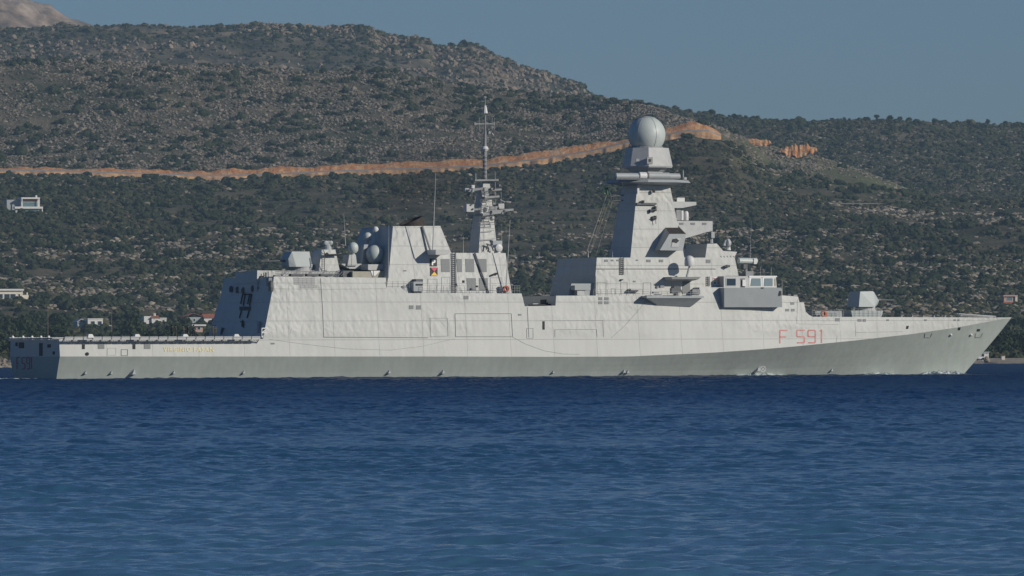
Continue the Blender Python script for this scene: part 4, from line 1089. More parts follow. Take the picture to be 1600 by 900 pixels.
# ================= aft mast
am = MB()
def frustum(mb, b_, t_, zb, zt_):
    (x0, x1, y0), (x2, x3, y1) = b_, t_
    mb.hexa([(x0,-y0,zb), (x1,-y0,zb), (x1,y0,zb), (x0,y0,zb)], [(x2,-y1,zt_), (x3,-y1,zt_), (x3,y1,zt_), (x2,y1,zt_)])
b0 = P3(748,395.5,-1.6); b1 = P3(777.5,395.5,-1.6); t0 = P3(755,287,-0.8); t1 = P3(765.5,287,-0.8)
frustum(am, (b0.x, b1.x, 1.6), (t0.x, t1.x, 0.8), b0.z, t0.z); amo = am.build('aft_mast', M['paint'], ship); dark_tops(amo, M['deck'])
def bar(mb, px0, py0, px1, py1, Y, h, d, taper=1.0):
    a = P3(px0, py0, Y); b2 = P3(px1, py1, Y)
    mb.hexa([(a.x, Y-d/2, a.z-h/2), (b2.x, Y-d/2*taper, b2.z-h/2*taper), (b2.x, Y+d/2*taper, b2.z-h/2*taper), (a.x, Y+d/2, a.z-h/2)],
            [(a.x, Y-d/2, a.z+h/2), (b2.x, Y-d/2*taper, b2.z+h/2*taper), (b2.x, Y+d/2*taper, b2.z+h/2*taper), (a.x, Y+d/2, a.z+h/2)])
for spec in ([738,282,776,281.5,-0.5,.25,1.6], [727,298,757,294,-0.4,.35,1.2], [764,297,782,296,-0.6,.3,1.0], [729,329,753,326,-0.3,.30,1.6], [766,331,800,327.5,-0.9,.35,1.2], [752,309,776,307,-0.6,.3,2.2], [748,336,778,332,-0.6,.3,2.6]):
    mb = MB(); bar(mb, *spec, taper=0.8); mb.build('yard_platform', M['mid'], amo)
boxpx('yard_box', 729, 319, 741, 331, -1.5, 1.0, M['paint_sm'], amo, 0.03); boxpx('yard_box', 737, 289, 742, 294, -0.8, .6, M['white'], amo)
boxpx('yard_box', 779, 318, 788, 326, -1.3, 1.2, M['paint_sm'], amo); boxpx('yard_box', 727, 294, 733, 299, -0.8, .7, M['paint_sm'], amo)
boxpx('yard_box', 766, 322, 778, 334, -1.2, 1.4, M['mid'], amo)
boxpx('mast_panel', 757, 293, 764, 305, -1.05, .2, M['panel'], amo)
mb = MB()
for a in ((773.5,268,774.5,327,.07), (743,271,743.5,282,.12), (737,278,737.5,285,.06), (778,279,778,284,.06), (728,326,729,337,.06), (796,328,797,334,.06), (781,312,789,316,.08), (745,303,741,318,.06), (727.5,299,728,307,.05), (768,310,774,320,.06), (783,300,783,331,.05)):
    tubepx(mb, a[:2], a[2:4], -0.8, a[4], n=5)
for yy in (300, 313, 322, 340, 350, 362, 375): tubepx(mb, (756.5-(yy-290)*.07, yy), (765+(yy-290)*.1, yy-2), -1.9+(395-yy)*.006, .045, n=4)
mb.build('stub_antenna', M['mid'], amo)
for a, b_ in ((733,305), (741,309), (771,302), (760,327), (770,341), (752,331), (787,331)):
    mb = MB(); q = P3(a, b_, -1.3); mb.lathe(tuple(q), [(0.12,-.25), (0.25,-.15), (0.25,.2), (.1,.3)], 8); mb.build('sensor', M['steel'] if a % 2 else M['white'], amo)
ra = random.Random(4)
for (xa, xb, ya, yb, n_) in ((730,757,290,300,5), (766,783,288,300,4), (730,752,316,332,5), (766,797,316,332,7), (748,778,334,345,4), (745,780,372,392,5)):
    for _ in range(n_):
        a, b_ = ra.uniform(xa, xb), ra.uniform(ya, yb); w_, h_ = ra.uniform(1.0, 3.2), ra.uniform(1.0, 4.2)
        boxpx('mast_equipment', a, b_, a+w_, b_+h_, -1.9+ra.uniform(-.3, .9), ra.uniform(.2, .6), M[ra.choice(['mid', 'mid', 'steel', 'paint_sm', 'panel'])], amo)
for yy, w_ in ((303,8), (316,9), (328,12), (343,8), (352,9)):
    mb = MB(); tubepx(mb, (757-w_*.5-(yy-290)*.08, yy), (763+w_*.6+(yy-290)*.09, yy-1), -1.9, .05, n=4); tubepx(mb, (757-w_*.5-(yy-290)*.08, yy-4), (763+w_*.6+(yy-290)*.09, yy-5), -1.9, .04, n=4)
    for t in (0, .33, .66, 1): 
        xx = 757-w_*.5-(yy-290)*.08 + t*(6+w_*1.1+(yy-290)*.17); tubepx(mb, (xx, yy), (xx, yy-4.5), -1.9, .035, n=4)
    mb.build('guard_rail', M['steel'], amo)
mb = MB(); tubepx(mb, (757.5,284), (757.5,235), -0.2, .30, .24, n=10); tubepx(mb, (757.5,236), (758,205), -0.2, .22, .18, n=10); tubepx(mb, (758,205), (758,180), -0.2, .13, .11, n=8); tubepx(mb, (758,166), (758,150), -0.2, .08, .04, n=6)
pole = mb.build('pole_mast', M['mid'], ship)
mb = MB(); q = P3(757.8, 232, -0.2); mb.lathe(tuple(q), [(0.3,-.35), (0.5,-.05), (0.3,.3)], 10); q = P3(758, 176, -.2); mb.lathe(tuple(q), [(.36,-.1), (.36,0), (.16,.95)], 8); mb.build('mast_drum', M['white'], pole)
mb = MB(); bar(mb, 741,193.5,773,193.5,-.2,.12,.12)
for a in (749, 769, 772.5): tubepx(mb, (a,184), (a,203), -.2, .05, n=5)
tubepx(mb, (741.5,191), (741.5,195.5), -.2, .14, n=6); tubepx(mb, (771,191), (771,195.5), -.2, .14, n=6); tubepx(mb, (762,207), (765,209), -.2, .3, .25); tubepx(mb, (768,208), (771,212), -.2, .14); tubepx(mb, (752,158), (764,158), -.2, .04); tubepx(mb, (756,152), (760,152), -.2, .1)
mb.build('crosstree', M['mid'], pole)
mb = MB()
for k in range(12): tubepx(mb, (754.5+(k % 2)*5.5, 243+k*3.2), (758,243+k*3.2), -.5, .07, n=4)
mb.build('mast_steps', M['steel'], pole)
mb = MB(); tubepx(mb, (760,381), (768,384), -2, .1); tubepx(mb, (762,383), (760,390), -2, .1); tubepx(mb, (768,383), (771,392), -2, .1); mb.build('mast_bracket', M['steel'], amo)

# ================= waist between the houses
for a in ((846,461,866,478,-3.5,2.2,'steel'), (852,468,862,477,-6,1.5,'black'), (833,474,842,478,-6.5,1.2,'paint_sm'), (862,473,868,477,-7.2,1,'wpaint')):
    boxpx('deck_locker', *a[:4], a[4], a[5], M[a[6]])
mb = MB(); tubepx(mb, (826,477), (866,476), -7.5, .12); tubepx(mb, (848,474), (866,473), -6.5, .1); mb.build('mooring_boom', M['black'], ship)

# ================= forward superstructure
f1 = wall(6.6, 0.12, 12.5); f2 = wall(5.9, 0.12, 15.5)
s1 = block('lower_superstructure', [(931,464), (931,431), (1133,431), (1133,452), (1222,452), (1222,464)], f1, M['paint'])
s2 = block('upper_superstructure', [(930.5,431), (932.5,402.5), (1148,402.5), (1154,431)], f2, M['paint'])
block('aft_deckhouse', [(887,464), (893,443), (929,443), (931,464)], wall(6.0), M['panel'], far=lambda x, z: -0.5)
lb2 = boxpx('launcher_box', 898, 446, 923, 453.5, -7.4, 1.2, M['panel'], ship, 0.05); boxpx('launcher_mount', 902, 453, 913, 461.5, -7.2, 1.0, M['paint_sm'], lb2)
for a in ((944,405.5,950,409), (954.5,405.5,958.5,408), (963,405.5,967,408), (993.5,405.5,997,407.5), (1010,405.5,1016.5,409.5), (1029.5,405.5,1036,409.5), (1103,405.5,1110,411)): part('vent', rect(*a), f2, M['vent'], 0.05, s2)
for a in ((989,438.5,993,441),): part('vent', rect(*a), f1, M['vent'], 0.05, s1)
mb = MB(); line(mb, [(931,420.3), (1118,420.3)], f2, 0.045); mb.build('handrail', M['black'], s2)
mb = MB()
for a in (969.5, 974.5): line(mb, [(a,402.5), (a,429)], wall(6.05,.12,15.5), .055)
for k in range(9): line(mb, [(969.5,404+k*3), (974.5,404+k*3)], wall(6.05,.12,15.5), .05)
mb.build('ladder', M['steel'], s2)
for a in ((933,441,947,460), (970,441,980,460), (1005,441.5,1017,460), (955,451,962,460)):
    mb = MB(); x0, y0, x1, y1 = a; line(mb, [(x0,y1),(x0,y0),(x1,y0),(x1,y1)], f1, 0.03); mb.build('door_frame', M['seam'], s1)
part('equipment_recess', rect(1066,440,1078,458), f1, M['vent'], 0.05, s1)
bd = part('notice_board', rect(1114,433,1126,445), f1, M['wpaint'], 0.08, ship)
fd1 = wall(6.72, .12, 12.5)
for a, b_, c_ in ((1117,435,'red'), (1117,438.5,'yellow'), (1117,442,'black'), (1122.5,435,'yellow'), (1122.5,438.5,'yellow'), (1122.5,442,'red')): part('placard', rect(a-1.2,b_-.9,a+1.2,b_+1), fd1, M[c_], 0.06, bd)
mb = MB()
for a in (1105, 1108.5): line(mb, [(a,432), (a,447)], wall(6.75,.12,12.5), .05)
for k in range(5): line(mb, [(1105,433+k*3), (1108.5,433+k*3)], wall(6.75,.12,12.5), .045)
mb.build('ladder', M['steel'], s1)
rails(927, 1014, 452, 462, -7.9, 11, ship)
# small fittings on the lower wall
for a in ((1138-5, 415, 1142-5, 417,'steel',-5.95), (971,436,974,438,'steel',-6.9), (1026,392+55,1029,450,'mid',-6.9)): boxpx('fitting', *a[:4], a[5], .3, M[a[4]], s1)
boxpx('fender_rack', 986, 451, 1003, 453.5, -7.6, .8, M['paint_sm'], s1)
# satellite radome on stalk and its platform
pf = MB(); a = P3(1050,432.5,-8.6); b2 = P3(1092,434,-8.6); pf.hexa([(a.x,-8.6,a.z-.3), (b2.x,-8.6,a.z-.3), (b2.x,-6,a.z-.6), (a.x,-6,a.z-.6)], [(a.x-.2,-8.8,a.z), (b2.x+.2,-8.8,a.z), (b2.x+.2,-6,a.z), (a.x-.2,-6,a.z)]); pfo = pf.build('side_platform', M['paint_sm'], s1)
rd = MB(); q = P3(1077.4,416,-8.0); rr_ = 7.7/M_PX; rd.lathe(tuple(q), [(rr_*.9,0), (rr_,.08), (rr_,.75)] + [(rr_*math.cos(t), .75+rr_*math.sin(t)) for t in np.linspace(.15, 1.5, 8)], 24); rdo = rd.build('radome', M['white'], ship, smooth=True)
mb = MB(); mb.tube(P3(1077.4,416,-8.0), P3(1073.5,433,-8.0), .14, .2); mb.build('stalk', M['paint_sm'], rdo)
# gun platform overhanging the side
gp = MB()
lo = [on(1028,477.5,hullw), on(1079,479,hullw)]; A = P3(1013,467,-10.3); B = P3(1096,465,-10.3); zt_ = P3(1050,466,-9.8).z
gp.hexa([(lo[0][0], -9.0, lo[0][2]), (lo[1][0], -9.0, lo[1][2]), (lo[1][0], -7.5, lo[1][2]), (lo[0][0], -7.5, lo[0][2])],
        [(A.x, -10.4, zt_), (B.x, -10.4, zt_), (B.x, -7.5, zt_+.2), (A.x, -7.5, zt_+.2)])
gp.box(A.x-.3, B.x+.3, -10.45, -7.5, zt_+0.02, zt_+.3)
gpo = gp.build('gun_platform', M['panel'], ship)
mb = MB()
for k in range(9):
    xx = A.x + (B.x-A.x)*(k+.5)/9; mb.tube((xx, -10.2, zt_), (A.x+(B.x-A.x)*.2+(xx-A.x)*.6, -9.1, lo[0][2]+.1), .05, n=4)
mb.build('platform_rib', M['steel'], gpo)
rails(1016, 1094, 455.5, 464, -10.2, 9, gpo, 0.03)
gn = MB(); q = P3(1056,462,-9.2); gn.lathe(tuple(q), [(.4,-.3), (.3,.3), (.3,.7)], 10); gn.box(q.x-.55, q.x+.5, q.y-.5, q.y+.4, q.z+.4, q.z+1.2); gn.box(q.x-.95, q.x-.4, q.y-.6, q.y-.1, q.z+.3, q.z+1.0)
gno = gn.build('machine_gun_mount', M['steel'], ship); mb = MB(); mb.tube((q.x+.2,q.y-.2,q.z+1.0), (q.x-1.0,q.y-.6,q.z+1.35), .06); mb.tube((q.x+.4,q.y-.2,q.z+1.2), (q.x+.9,q.y-.3,q.z+.2), .08); mb.build('barrel', M['black'], gno)
for a in ((1021,456,1030,458.5,'paint_sm'), (1032,446,1038,450,'mid'), (1038,462,1043,466,'tan'), (1051,465,1058,468,'steel'), (1064,466,1076,468,'tan'), (1082,452,1094,460,'mid')): boxpx('platform_fitting', *a[:4], -9.9, .5, M[a[4]], gpo)
# bridge
bwY = 9.55
bwg = MB(); a0 = P3(1132,480,-bwY+.2); a1 = P3(1222.5,480,-bwY+.2); b0 = P3(1131,449.5,-bwY-.15); b1 = P3(1220.5,449.5,-bwY-.15)
bwg.hexa([(a0.x,-bwY+.25,a0.z), (a1.x,-bwY+.25,a1.z), (a1.x,-4,a1.z), (a0.x,-4,a0.z)], [(b0.x,-bwY-.25,b0.z), (b1.x,-bwY-.25,b1.z), (b1.x,-4,b1.z), (b0.x,-4,b0.z)])
bwo = bwg.build('bridge_wing', M['panel'], ship)
bwp = MB(); bwp.v = [(x, -y, z) for x, y, z in bwg.v]; bwp.f = [f[::-1] for f in bwg.f]; bwp.m = bwg.m; bwp.build('bridge_wing', M['panel'], ship)
bry = wall(8.2, 0.05, 12.5)
br_ = block('bridge', [(1131,452), (1131,431.5), (1212,431.5), (1214,452)], bry, M['paint_sm'])
part('window', rect(1134,434.5,1150,447), bry, M['panel'], .05, br_); part('window_glass', rect(1135.5,435.5,1149,446), bry, M['glass'], .09, br_)
part('window', [(1170.5,448),(1190,448),(1189.5,432.8),(1170.5,432.8)], bry, M['wpaint'], .05, br_); part('window_glass', [(1172,447),(1188.5,447),(1188,434.8),(1174,434.8)], bry, M['bglass'], .09, br_)
part('window', [(1191,448),(1213,448),(1212,432.8),(1191,432.8)], bry, M['wpaint'], .05, br_); part('window_glass', [(1193,447),(1207,447),(1207,434.8),(1194,434.8)], bry, M['bglass'], .09, br_)
part('window_glass', [(1209,447),(1212.5,447),(1211.5,434.8),(1209,434.8)], bry, M['tan'], .09, br_)
part('recess', rect(1157,435,1164,449), bry, M['steel'], .04, br_)
part('locker_door', rect(1159,437,1164,447), bry, M['white'], .25, br_)
part('roof_edge', [(1170,433),(1214,433),(1213,431),(1170,431)], bry, M['wpaint'], .12, br_)
boxpx('lamp', 1217.5, 454.5, 1221, 461.5, -9.75, .5, M['black'], bwo)
boxpx('lamp', 1190, 449, 1194, 450.5, -9.9, .3, M['steel'], bwo)
# navigation radar on the bridge roof
nr_ = MB(); tubepx(nr_, (1165,431.5), (1165,419), -5.6, .35, .22); nr_.box(P3(1161,0,-5.6).x, P3(1173,0,-5.6).x, -6.1, -5.1, P3(0,431.5,-5.6).z if False else P3(1165,431.5,-5.6).z, P3(1165,424,-5.6).z)
nro = nr_.build('navigation_radar', M['mid'], ship)
mb = MB(); tubepx(mb, (1154,407.5), (1182,408), -5.6, .42, n=10); mb.build('antenna_bar', M['radome'], nro, smooth=False); boxpx('antenna_cap', 1178, 404, 1182.5, 412.5, -6.1, 1.0, M['white'], nro); boxpx('antenna_cap', 1162, 413, 1168, 420, -6.0, .8, M['steel'], nro)
mb = MB()
for a in ((1188,417,1188,431,.04), (1205,418,1205,431,.04), (1157,425,1160,431,.06), (1175,422,1176,431,.06)): tubepx(mb, a[:2], a[2:4], -5.5, a[4], n=4)
mb.build('stub_antenna', M['mid'], br_)
# forward director house
dh = block('director_house', [(1102,403), (1105,381), (1120,380.5), (1130,392), (1152,393.5), (1150,397), (1147,403)], wall(3.0, .12, 18), M['paint'])
mb = MB(); q = P3(1111,380,0-1.0); mb.tube(q, q+Vector((0,0,.7)), .3, .25); mb.box(q.x-.25, q.x+.25, q.y-.6, q.y+.4, q.z+.7, q.z+1.5); mb.tube(q+Vector((0,-.2,1.4)), q+Vector((0,-.2,1.8)), .12); mb.build('optical_director', M['panel'], dh)
mb = MB(); q = P3(1138,391,-1.8); mb.tube(q, q+Vector((0,0,.7)), .35, .25); mb.lathe((q.x, q.y-.1, q.z+.95), [(.1,-.4), (.55,-.25), (.62,0), (.3,.25)], 16, 'X'); mb.tube((q.x-.6,q.y,q.z+.6), (q.x-.3,q.y,q.z+1.3), .25); mb.build('fire_control_radar', M['white'], dh)
mb = MB()
for k in range(5): tubepx(mb, (1125+k*5,400), (1128+k*5,403), -3.1, .18, n=5)
tubepx(mb, (1124,399.5), (1155,398.5), -3.1, .1); mb.build('catwalk', M['steel'], dh)
mb = MB(); tubepx(mb, (1132,416.5), (1140,415.5), -6.4, .15); tubepx(mb, (1135,414), (1136,418.5), -6.4, .2); mb.build('davit', M['steel'], s2)

# ================= main mast
mm = MB(); b0 = P3(985,403,-3.2); b1 = P3(1069.5,403,-3.2); t0 = P3(996,289,-2.3); t1 = P3(1046.5,289,-2.3)
frustum(mm, (b0.x, b1.x, 3.2), (t0.x, t1.x, 2.3), b0.z, t0.z); mmo = mm.build('main_mast', M['paint'], ship)
def ngon(mb, cx, cy, z0, z1, rx0, ry0, rx1, ry1, n=8, rot=math.pi/8):
    lo = [(cx+rx0*math.cos(rot+2*math.pi*k/n), cy+ry0*math.sin(rot+2*math.pi*k/n), z0) for k in range(n)]
    hi = [(cx+rx1*math.cos(rot+2*math.pi*k/n), cy+ry1*math.sin(rot+2*math.pi*k/n), z1) for k in range(n)]
    mb.hexa(lo, hi)
mc = P3(1011, 285, 0); MCX = mc.x
zp = lambda py: P3(1011, py, 0).z
mb = MB(); ngon(mb, MCX+.15, 0, zp(289.5), zp(286), 4.2, 3.6, 5.9, 4.9); ngon(mb, MCX+.15, 0, zp(286), zp(282), 5.9, 4.9, 5.6, 4.6); pl = mb.build('antenna_platform', M['panel'], ship)
# slewing array: long tubes on the platform
for (xa, xb, yy, r_) in ((960.5, 997, 275, .42), (1011, 1046, 274.5, .45), (1044, 1062, 275.5, .42), (997, 1010, 274.5, .5)):
    a = P3(xa, yy, -3.2); b2 = P3(xb, yy, -3.2); mb = MB(); L_ = b2.x-a.x
    mb.lathe((a.x, -3.2, a.z), [(r_*.7, 0), (r_, .12), (r_, L_-.12), (r_*.7, L_)], 18, 'X'); mb.build('array_tube', M['panel'] if xa != 997 else M['white'], pl, smooth=True)
boxpx('array_rail', 963, 278.5, 1055, 280.5, -3.6, .4, M['steel'], pl)
mb = MB()
for a in (1067.5,): tubepx(mb, (a,282), (a,266), -2.5, .07); tubepx(mb, (1069.5,281), (1069.5,277), -2.5, .3)
mb.build('stub_antenna', M['paint_sm'], pl)
mb = MB(); ngon(mb, MCX, 0, zp(283), zp(268), 2.5, 2.3, 2.1, 2.0); ngon(mb, MCX, 0, zp(268), zp(262), 2.3, 2.2, 2.9, 2.8); mb.build('mast_neck', M['paint_sm'], mmo)
mb = MB(); ngon(mb, MCX+.05, 0, zp(262.5), zp(260), 3.3, 3.2, 3.42, 3.3); ngon(mb, MCX+.05, 0, zp(260), zp(231.5), 3.42, 3.3, 2.9, 2.8); oct_ = mb.build('octagonal_housing', M['paint_sm'], ship)
mb = MB(); ngon(mb, MCX, 0, zp(231.5), zp(229), 2.2, 2.2, 2.1, 2.1, 24); mb.build('radome_ring', M['mid'], oct_)
# hatches on the octagon
hp = lambda a, b_, Yq: P3(a, b_, Yq)
for x0, y0, x1, y1, Yq, c_ in ((992,234,1003,247,-2.95,'seam'), (1011,245.5,1020,256,-3.12,'mid'), (1013.8,248.5,1017.2,252.8,-3.16,'black'), (994,248,999,252,-3.1,'mid') ):
    boxpx('hatch', x0, y0, x1, y1, Yq, .12, M[c_], oct_) if c_ != 'seam' else None
mb = MB()
rs = 28.3/M_PX; cz = zp(210.6)
mb.lathe((MCX, 0, cz), [(rs*math.cos(t), rs*math.sin(t)) for t in np.linspace(-0.76, math.pi/2-.01, 32)], 40); sph = mb.build('radome_sphere', M['radome'], ship, smooth=True)
mb = MB()
for ph in (-2.54, -1.50, -0.45, .6, 1.64, 2.69):
    pts = [(MCX+(rs+.01)*math.cos(t)*math.cos(ph), (rs+.01)*math.cos(t)*math.sin(ph), cz+(rs+.01)*math.sin(t)) for t in np.linspace(-0.74, 1.15, 20)]
    mb.path(pts, .025, 5)
pts = [(MCX+(rs+.01)*math.cos(1.15)*math.cos(a), (rs+.01)*math.cos(1.15)*math.sin(a), cz+(rs+.01)*math.sin(1.15)) for a in np.linspace(0, 2*math.pi, 26)]; mb.path(pts, .03, 5)
mb.build('panel_joint', M['mid'], sph)
# arms towards the bow, exhaust sponson
mb = MB(); a = P3(1048,325,-2.0)
def slab(name, poly, y0, y1, m, parent):
    near = [P3(p_[0], p_[1], y0) for p_ in poly]; mb = MB(); mb.hexa([tuple(p_) for p_ in near], [(p_.x, y1, p_.z) for p_ in near]); return mb.build(name, m, parent)
ua = slab('mast_arm', [(1050,325), (1066,325), (1088,320.5), (1088,315.5), (1050,315)], -1.6, 0.6, M['paint_sm'], ship)
boxpx('arm_box', 1058, 309, 1070, 315, -1.3, 1.2, M['white'], ua); mb = MB(); tubepx(mb, (1059,308.5), (1075,307.5), -.8, .08); tubepx(mb, (1050,314), (1058,314), -.8, .2); mb.build('arm_antenna', M['steel'], ua)
la = slab('mast_arm', [(1057,345), (1113.5,345.5), (1113.5,360), (1072,372), (1060,372)], -2.0, 0.8, M['paint_sm'], ship)
for a in ((1062,348,1068,351), (1079.5,348,1086,351), (1097.5,348,1104,351)): boxpx('vent', *a, -2.06, .1, M['vent'], la)
boxpx('arm_box', 1057, 328, 1064, 344, -1.8, 1.2, M['mid'], la); boxpx('arm_box', 1065, 329, 1068, 344, -1.7, 1.0, M['white'], la)
mb = MB(); q = P3(1072,341,-1.4); mb.lathe(tuple(q), [(.3,-.3), (.34,-.2), (.34,.7), (.2,.95)], 12); mb.build('small_radome', M['white'], la, smooth=True)
ex = MB()
N_ = [P3(1030,391.5,-5.2), P3(1066.5,391.5,-5.2), P3(1072,366,-5.2), P3(1050,364,-5.2)]
F_ = -2.6
o1 = P3(1036,352.5,-3.6); o2 = P3(1066,352.5,-3.6)
near = [(P3(1031,391,-5.0)), (P3(1067,391.5,-5.0)), (P3(1072,365.5,-5.0)), (P3(1046,365.5,-5.0))]
farp = [P3(1031,391,-5.0), P3(1067,391.5,-5.0), P3(1064,352.5,-3.4), P3(1040,352.5,-3.4)]
vs = [tuple(p_) for p_ in near] + [(p_.x, -2.2, p_.z) for p_ in (P3(1031,391,-5.0), P3(1067,391.5,-5.0))] + [(P3(1066,352.5,-3.4).x, -2.2, P3(1066,352.5,-3.4).z), (P3(1044,352.5,-3.4).x, -2.2, P3(1044,352.5,-3.4).z)]
ex.add(vs, [(0,1,2,3), (0,4,5,1), (1,5,6,2), (0,3,7,4), (4,7,6,5)])
ex.cur = 1; ex.add([vs[3], vs[2], vs[6], vs[7]], [(0,1,2,3)]); exo = ex.build('exhaust_sponson', [M['panel'], M['soot']], ship)
mb = MB(); pq = [P3(1049,386,-5.08), P3(1060,386,-5.08), P3(1064,372,-5.08), P3(1052,373,-5.08)]; mb.hexa([tuple(p_) for p_ in pq], [(p_.x, -4.95, p_.z) for p_ in pq]); mb.build('sponson_plate', M['paint_sm'], exo)
mb = MB(); pq = [P3(1050.5,378,-5.12), P3(1057,380,-5.12), P3(1061.5,376,-5.12), P3(1057,372.5,-5.12), P3(1052,373.5,-5.12)]; mb.hexa([tuple(p_) for p_ in pq], [(p_.x, -5.0, p_.z) for p_ in pq]); mb.build('exhaust_port', M['black'], exo)
# fittings on the mast face
for a in ((995.5,317,1026,320), ): boxpx('catwalk', *a, -2.9, .3, M['steel'], mmo)
for a in ((1016,327,1019,332), (1023.5,322,1026,330), (1020,338,1023,344), (1023.5,337,1026,343), (1021,296,1024,301), (996,294,999,303), (1004,313,1007,317)):
    boxpx('fitting', *a, -3.05, .35, M['black'] if a[0] != 996 else M['white'], mmo)
mb = MB(); tubepx(mb, (1016,329), (1026,327), -3.0, .07); tubepx(mb, (1019,341), (1026,340), -3.1, .07); mb.build('lamp_bracket', M['steel'], mmo)
mb = MB(); tubepx(mb, (1024.5,343), (1025,350), -3.15, .05); mb.build('rust_drip_pipe', M['mid'], mmo)
# aft yard with courtesy flag and halyards
yd = MB(); tubepx(yd, (974,305), (954,307), -1.0, .1); tubepx(yd, (974,313), (957,314), -1.0, .07); tubepx(yd, (955,313), (953,301), -1.0, .1); tubepx(yd, (953,302), (949,292), -1.0, .06)
for a in (958, 963, 968): tubepx(yd, (a,306), (a,314), -1.0, .05)
ydo = yd.build('signal_yard', M['steel'], mmo)
mb = MB()
for a, b_, c_, d_ in ((948,305,917,392), (953,312,925,390), (946,318,922,395), (957,314,931,400), (950,300,914,402)): tubepx(mb, (a,b_), (c_,d_), -1.0, .013, Y2=-2.5, n=4)
mb.build('halyard', M['tan'], mmo)
def add_world(o, Y, px_, py_):
    q = P3(px_, py_, Y); o.location = (OX + q.x*ct - q.y*st2, OY + q.x*st2 + q.y*ct, q.z); o.rotation_euler = (0, 0, TH)
fl = MB(); vs = []; 
for i in range(7):
    for j in range(6): vs.append((-0.50*i/6 + .1*j/5, .08*math.sin(i*1.4+j*.3), -.15*i/6 - 0.95*j/5))
fl.add(vs, [(i*6+j, (i+1)*6+j, (i+1)*6+j+1, i*6+j+1) for i in range(6) for j in range(5)])
flo = fl.build('signal_flag', M['green'], None, smooth=True); sm = flo.modifiers.new('s', 'SOLIDIFY'); sm.thickness = .02; add_world(flo, -1.0, 950, 292.5)
tag(flo, 'small dark green flag flying from the yard behind the main mast', 'flag')
# rigging wires off the main mast and whip bases
mb = MB(); tubepx(mb, (1049,289), (1049,312), -1.5, .02, n=4); tubepx(mb, (973,289), (973,262), -3, .03, n=4); mb.build('stay_wire', M['steel'], mmo)
whip(919, 402, 919, 390, -3.5, .08)
life_ring(1286.5, 490.2, -4.55, 'reddish life ring hung on the rail in front of the forward gun')
boxpx('hose_reel', 1289.5, 488, 1292.5, 494.5, -4.6, .4, M['orange'], vl)
for a in ((1231,459,1236,463,'steel'), (1240,460.5,1246,463,'mid')): boxpx('roof_fitting', *a[:4], -6.5, .6, M[a[4]], ship)

# ================================================================== CREW ON THE FLIGHT DECK
def person_mesh(name, pose, cloth, hood):
    """one skinned body; returns the mesh data of body with clothes and skin"""
    J = dict(pel=(0,0,.95), chest=(0,0,1.28), neck=(0,0,1.50), head=(0,.01,1.60), crown=(0,.0,1.72))
    for s_, k in ((-1,'l'), (1,'r')):
        J['hip'+k] = (.10*s_,0,.90); J['knee'+k] = (.12*s_,.02,.50); J['ank'+k] = (.13*s_,-.02,.09); J['toe'+k] = (.15*s_,.16,.04)
        J['sh'+k] = (.19*s_,0,1.42)
        if pose == 'down': J['el'+k] = (.25*s_,-.02,1.13); J['wr'+k] = (.26*s_,.06,.88); J['hand'+k] = (.26*s_,.09,.79)
        elif pose == 'hips': J['el'+k] = (.38*s_,-.06,1.16); J['wr'+k] = (.20*s_,.08,1.02); J['hand'+k] = (.15*s_,.11,.98)
        else: J['el'+k] = (.26*s_,.10,1.16); J['wr'+k] = (.06*s_,.24,1.20); J['hand'+k] = (-.02*s_,.24,1.21)
    E = [('pel','chest'), ('chest','neck'), ('neck','head'), ('head','crown')]
    for k in 'lr': E += [('pel','hip'+k), ('hip'+k,'knee'+k), ('knee'+k,'ank'+k), ('ank'+k,'toe'+k), ('chest','sh'+k), ('sh'+k,'el'+k), ('el'+k,'wr'+k), ('wr'+k,'hand'+k)]
    RAD = dict(pel=.155, chest=.165, neck=.062, head=.095, crown=.085, hip=.10, knee=.075, ank=.055, toe=.045, sh=.075, el=.055, wr=.042, hand=.038)
    names = list(J); me = bpy.data.meshes.new(name); me.from_pydata([J[n] for n in names], [(names.index(a), names.index(b_)) for a, b_ in E], [])
    o = bpy.data.objects.new(name, me); COL.objects.link(o)
    sk = o.modifiers.new('skin', 'SKIN')
    if not me.skin_vertices: me.attributes
    for i, n in enumerate(names):
        r = RAD.get(n, RAD.get(n[:-1], .06)); me.skin_vertices[0].data[i].radius = (r, r*.8)
    me.skin_vertices[0].data[0].use_root = True
    ss = o.modifiers.new('sub', 'SUBSURF'); ss.levels = 1; ss.render_levels = 1
    bpy.context.view_layer.update()
    m2 = bpy.data.meshes.new_from_object(o.evaluated_get(bpy.context.evaluated_depsgraph_get())); bpy.data.objects.remove(o)
    m2.materials.clear()
    for m_ in (cloth, M['skin'], M['black']): m2.materials.append(m_)
    hands = [Vector(J['handl']), Vector(J['handr'])]
    for p_ in m2.polygons:
        c = p_.center; p_.use_smooth = True
        p_.material_index = 1 if (c.z > 1.50 or min((c-h_).length for h_ in hands) < .07) else (2 if c.z < .10 else 0)
    return m2
PM = {}
def person(px_, Y, pose, cloth, face, lab):
    key = (pose, cloth)
    if key not in PM: PM[key] = person_mesh('person', pose, M[cloth], None)
    q = P3(px_, 527, Y); o = bpy.data.objects.new('person', PM[key]); COL.objects.link(o)
    add_world(o, Y, px_, 527); o.location.z = DECKZ + .0; o.rotation_euler = (0, 0, TH + face); o.scale = (1.06, 1.06, 1.03)
    tag(o, lab, 'person', 'crew standing on the flight deck')
    mb = MB(); mb.lathe((0, -.005, 1.66), [(.10,-.05), (.112,.0), (.10,.06), (.06,.11), (.01,.125)], 14); mb.box(-.07, .07, .06, .19, 1.655, 1.675)
    h_ = mb.build('cap', M['navy'], o, smooth=False)
Yd = -4.0
person(269.5, -4.5, 'down', 'uniform', 2.2, 'crew member in dark overalls, aftmost of the group on the flight deck')
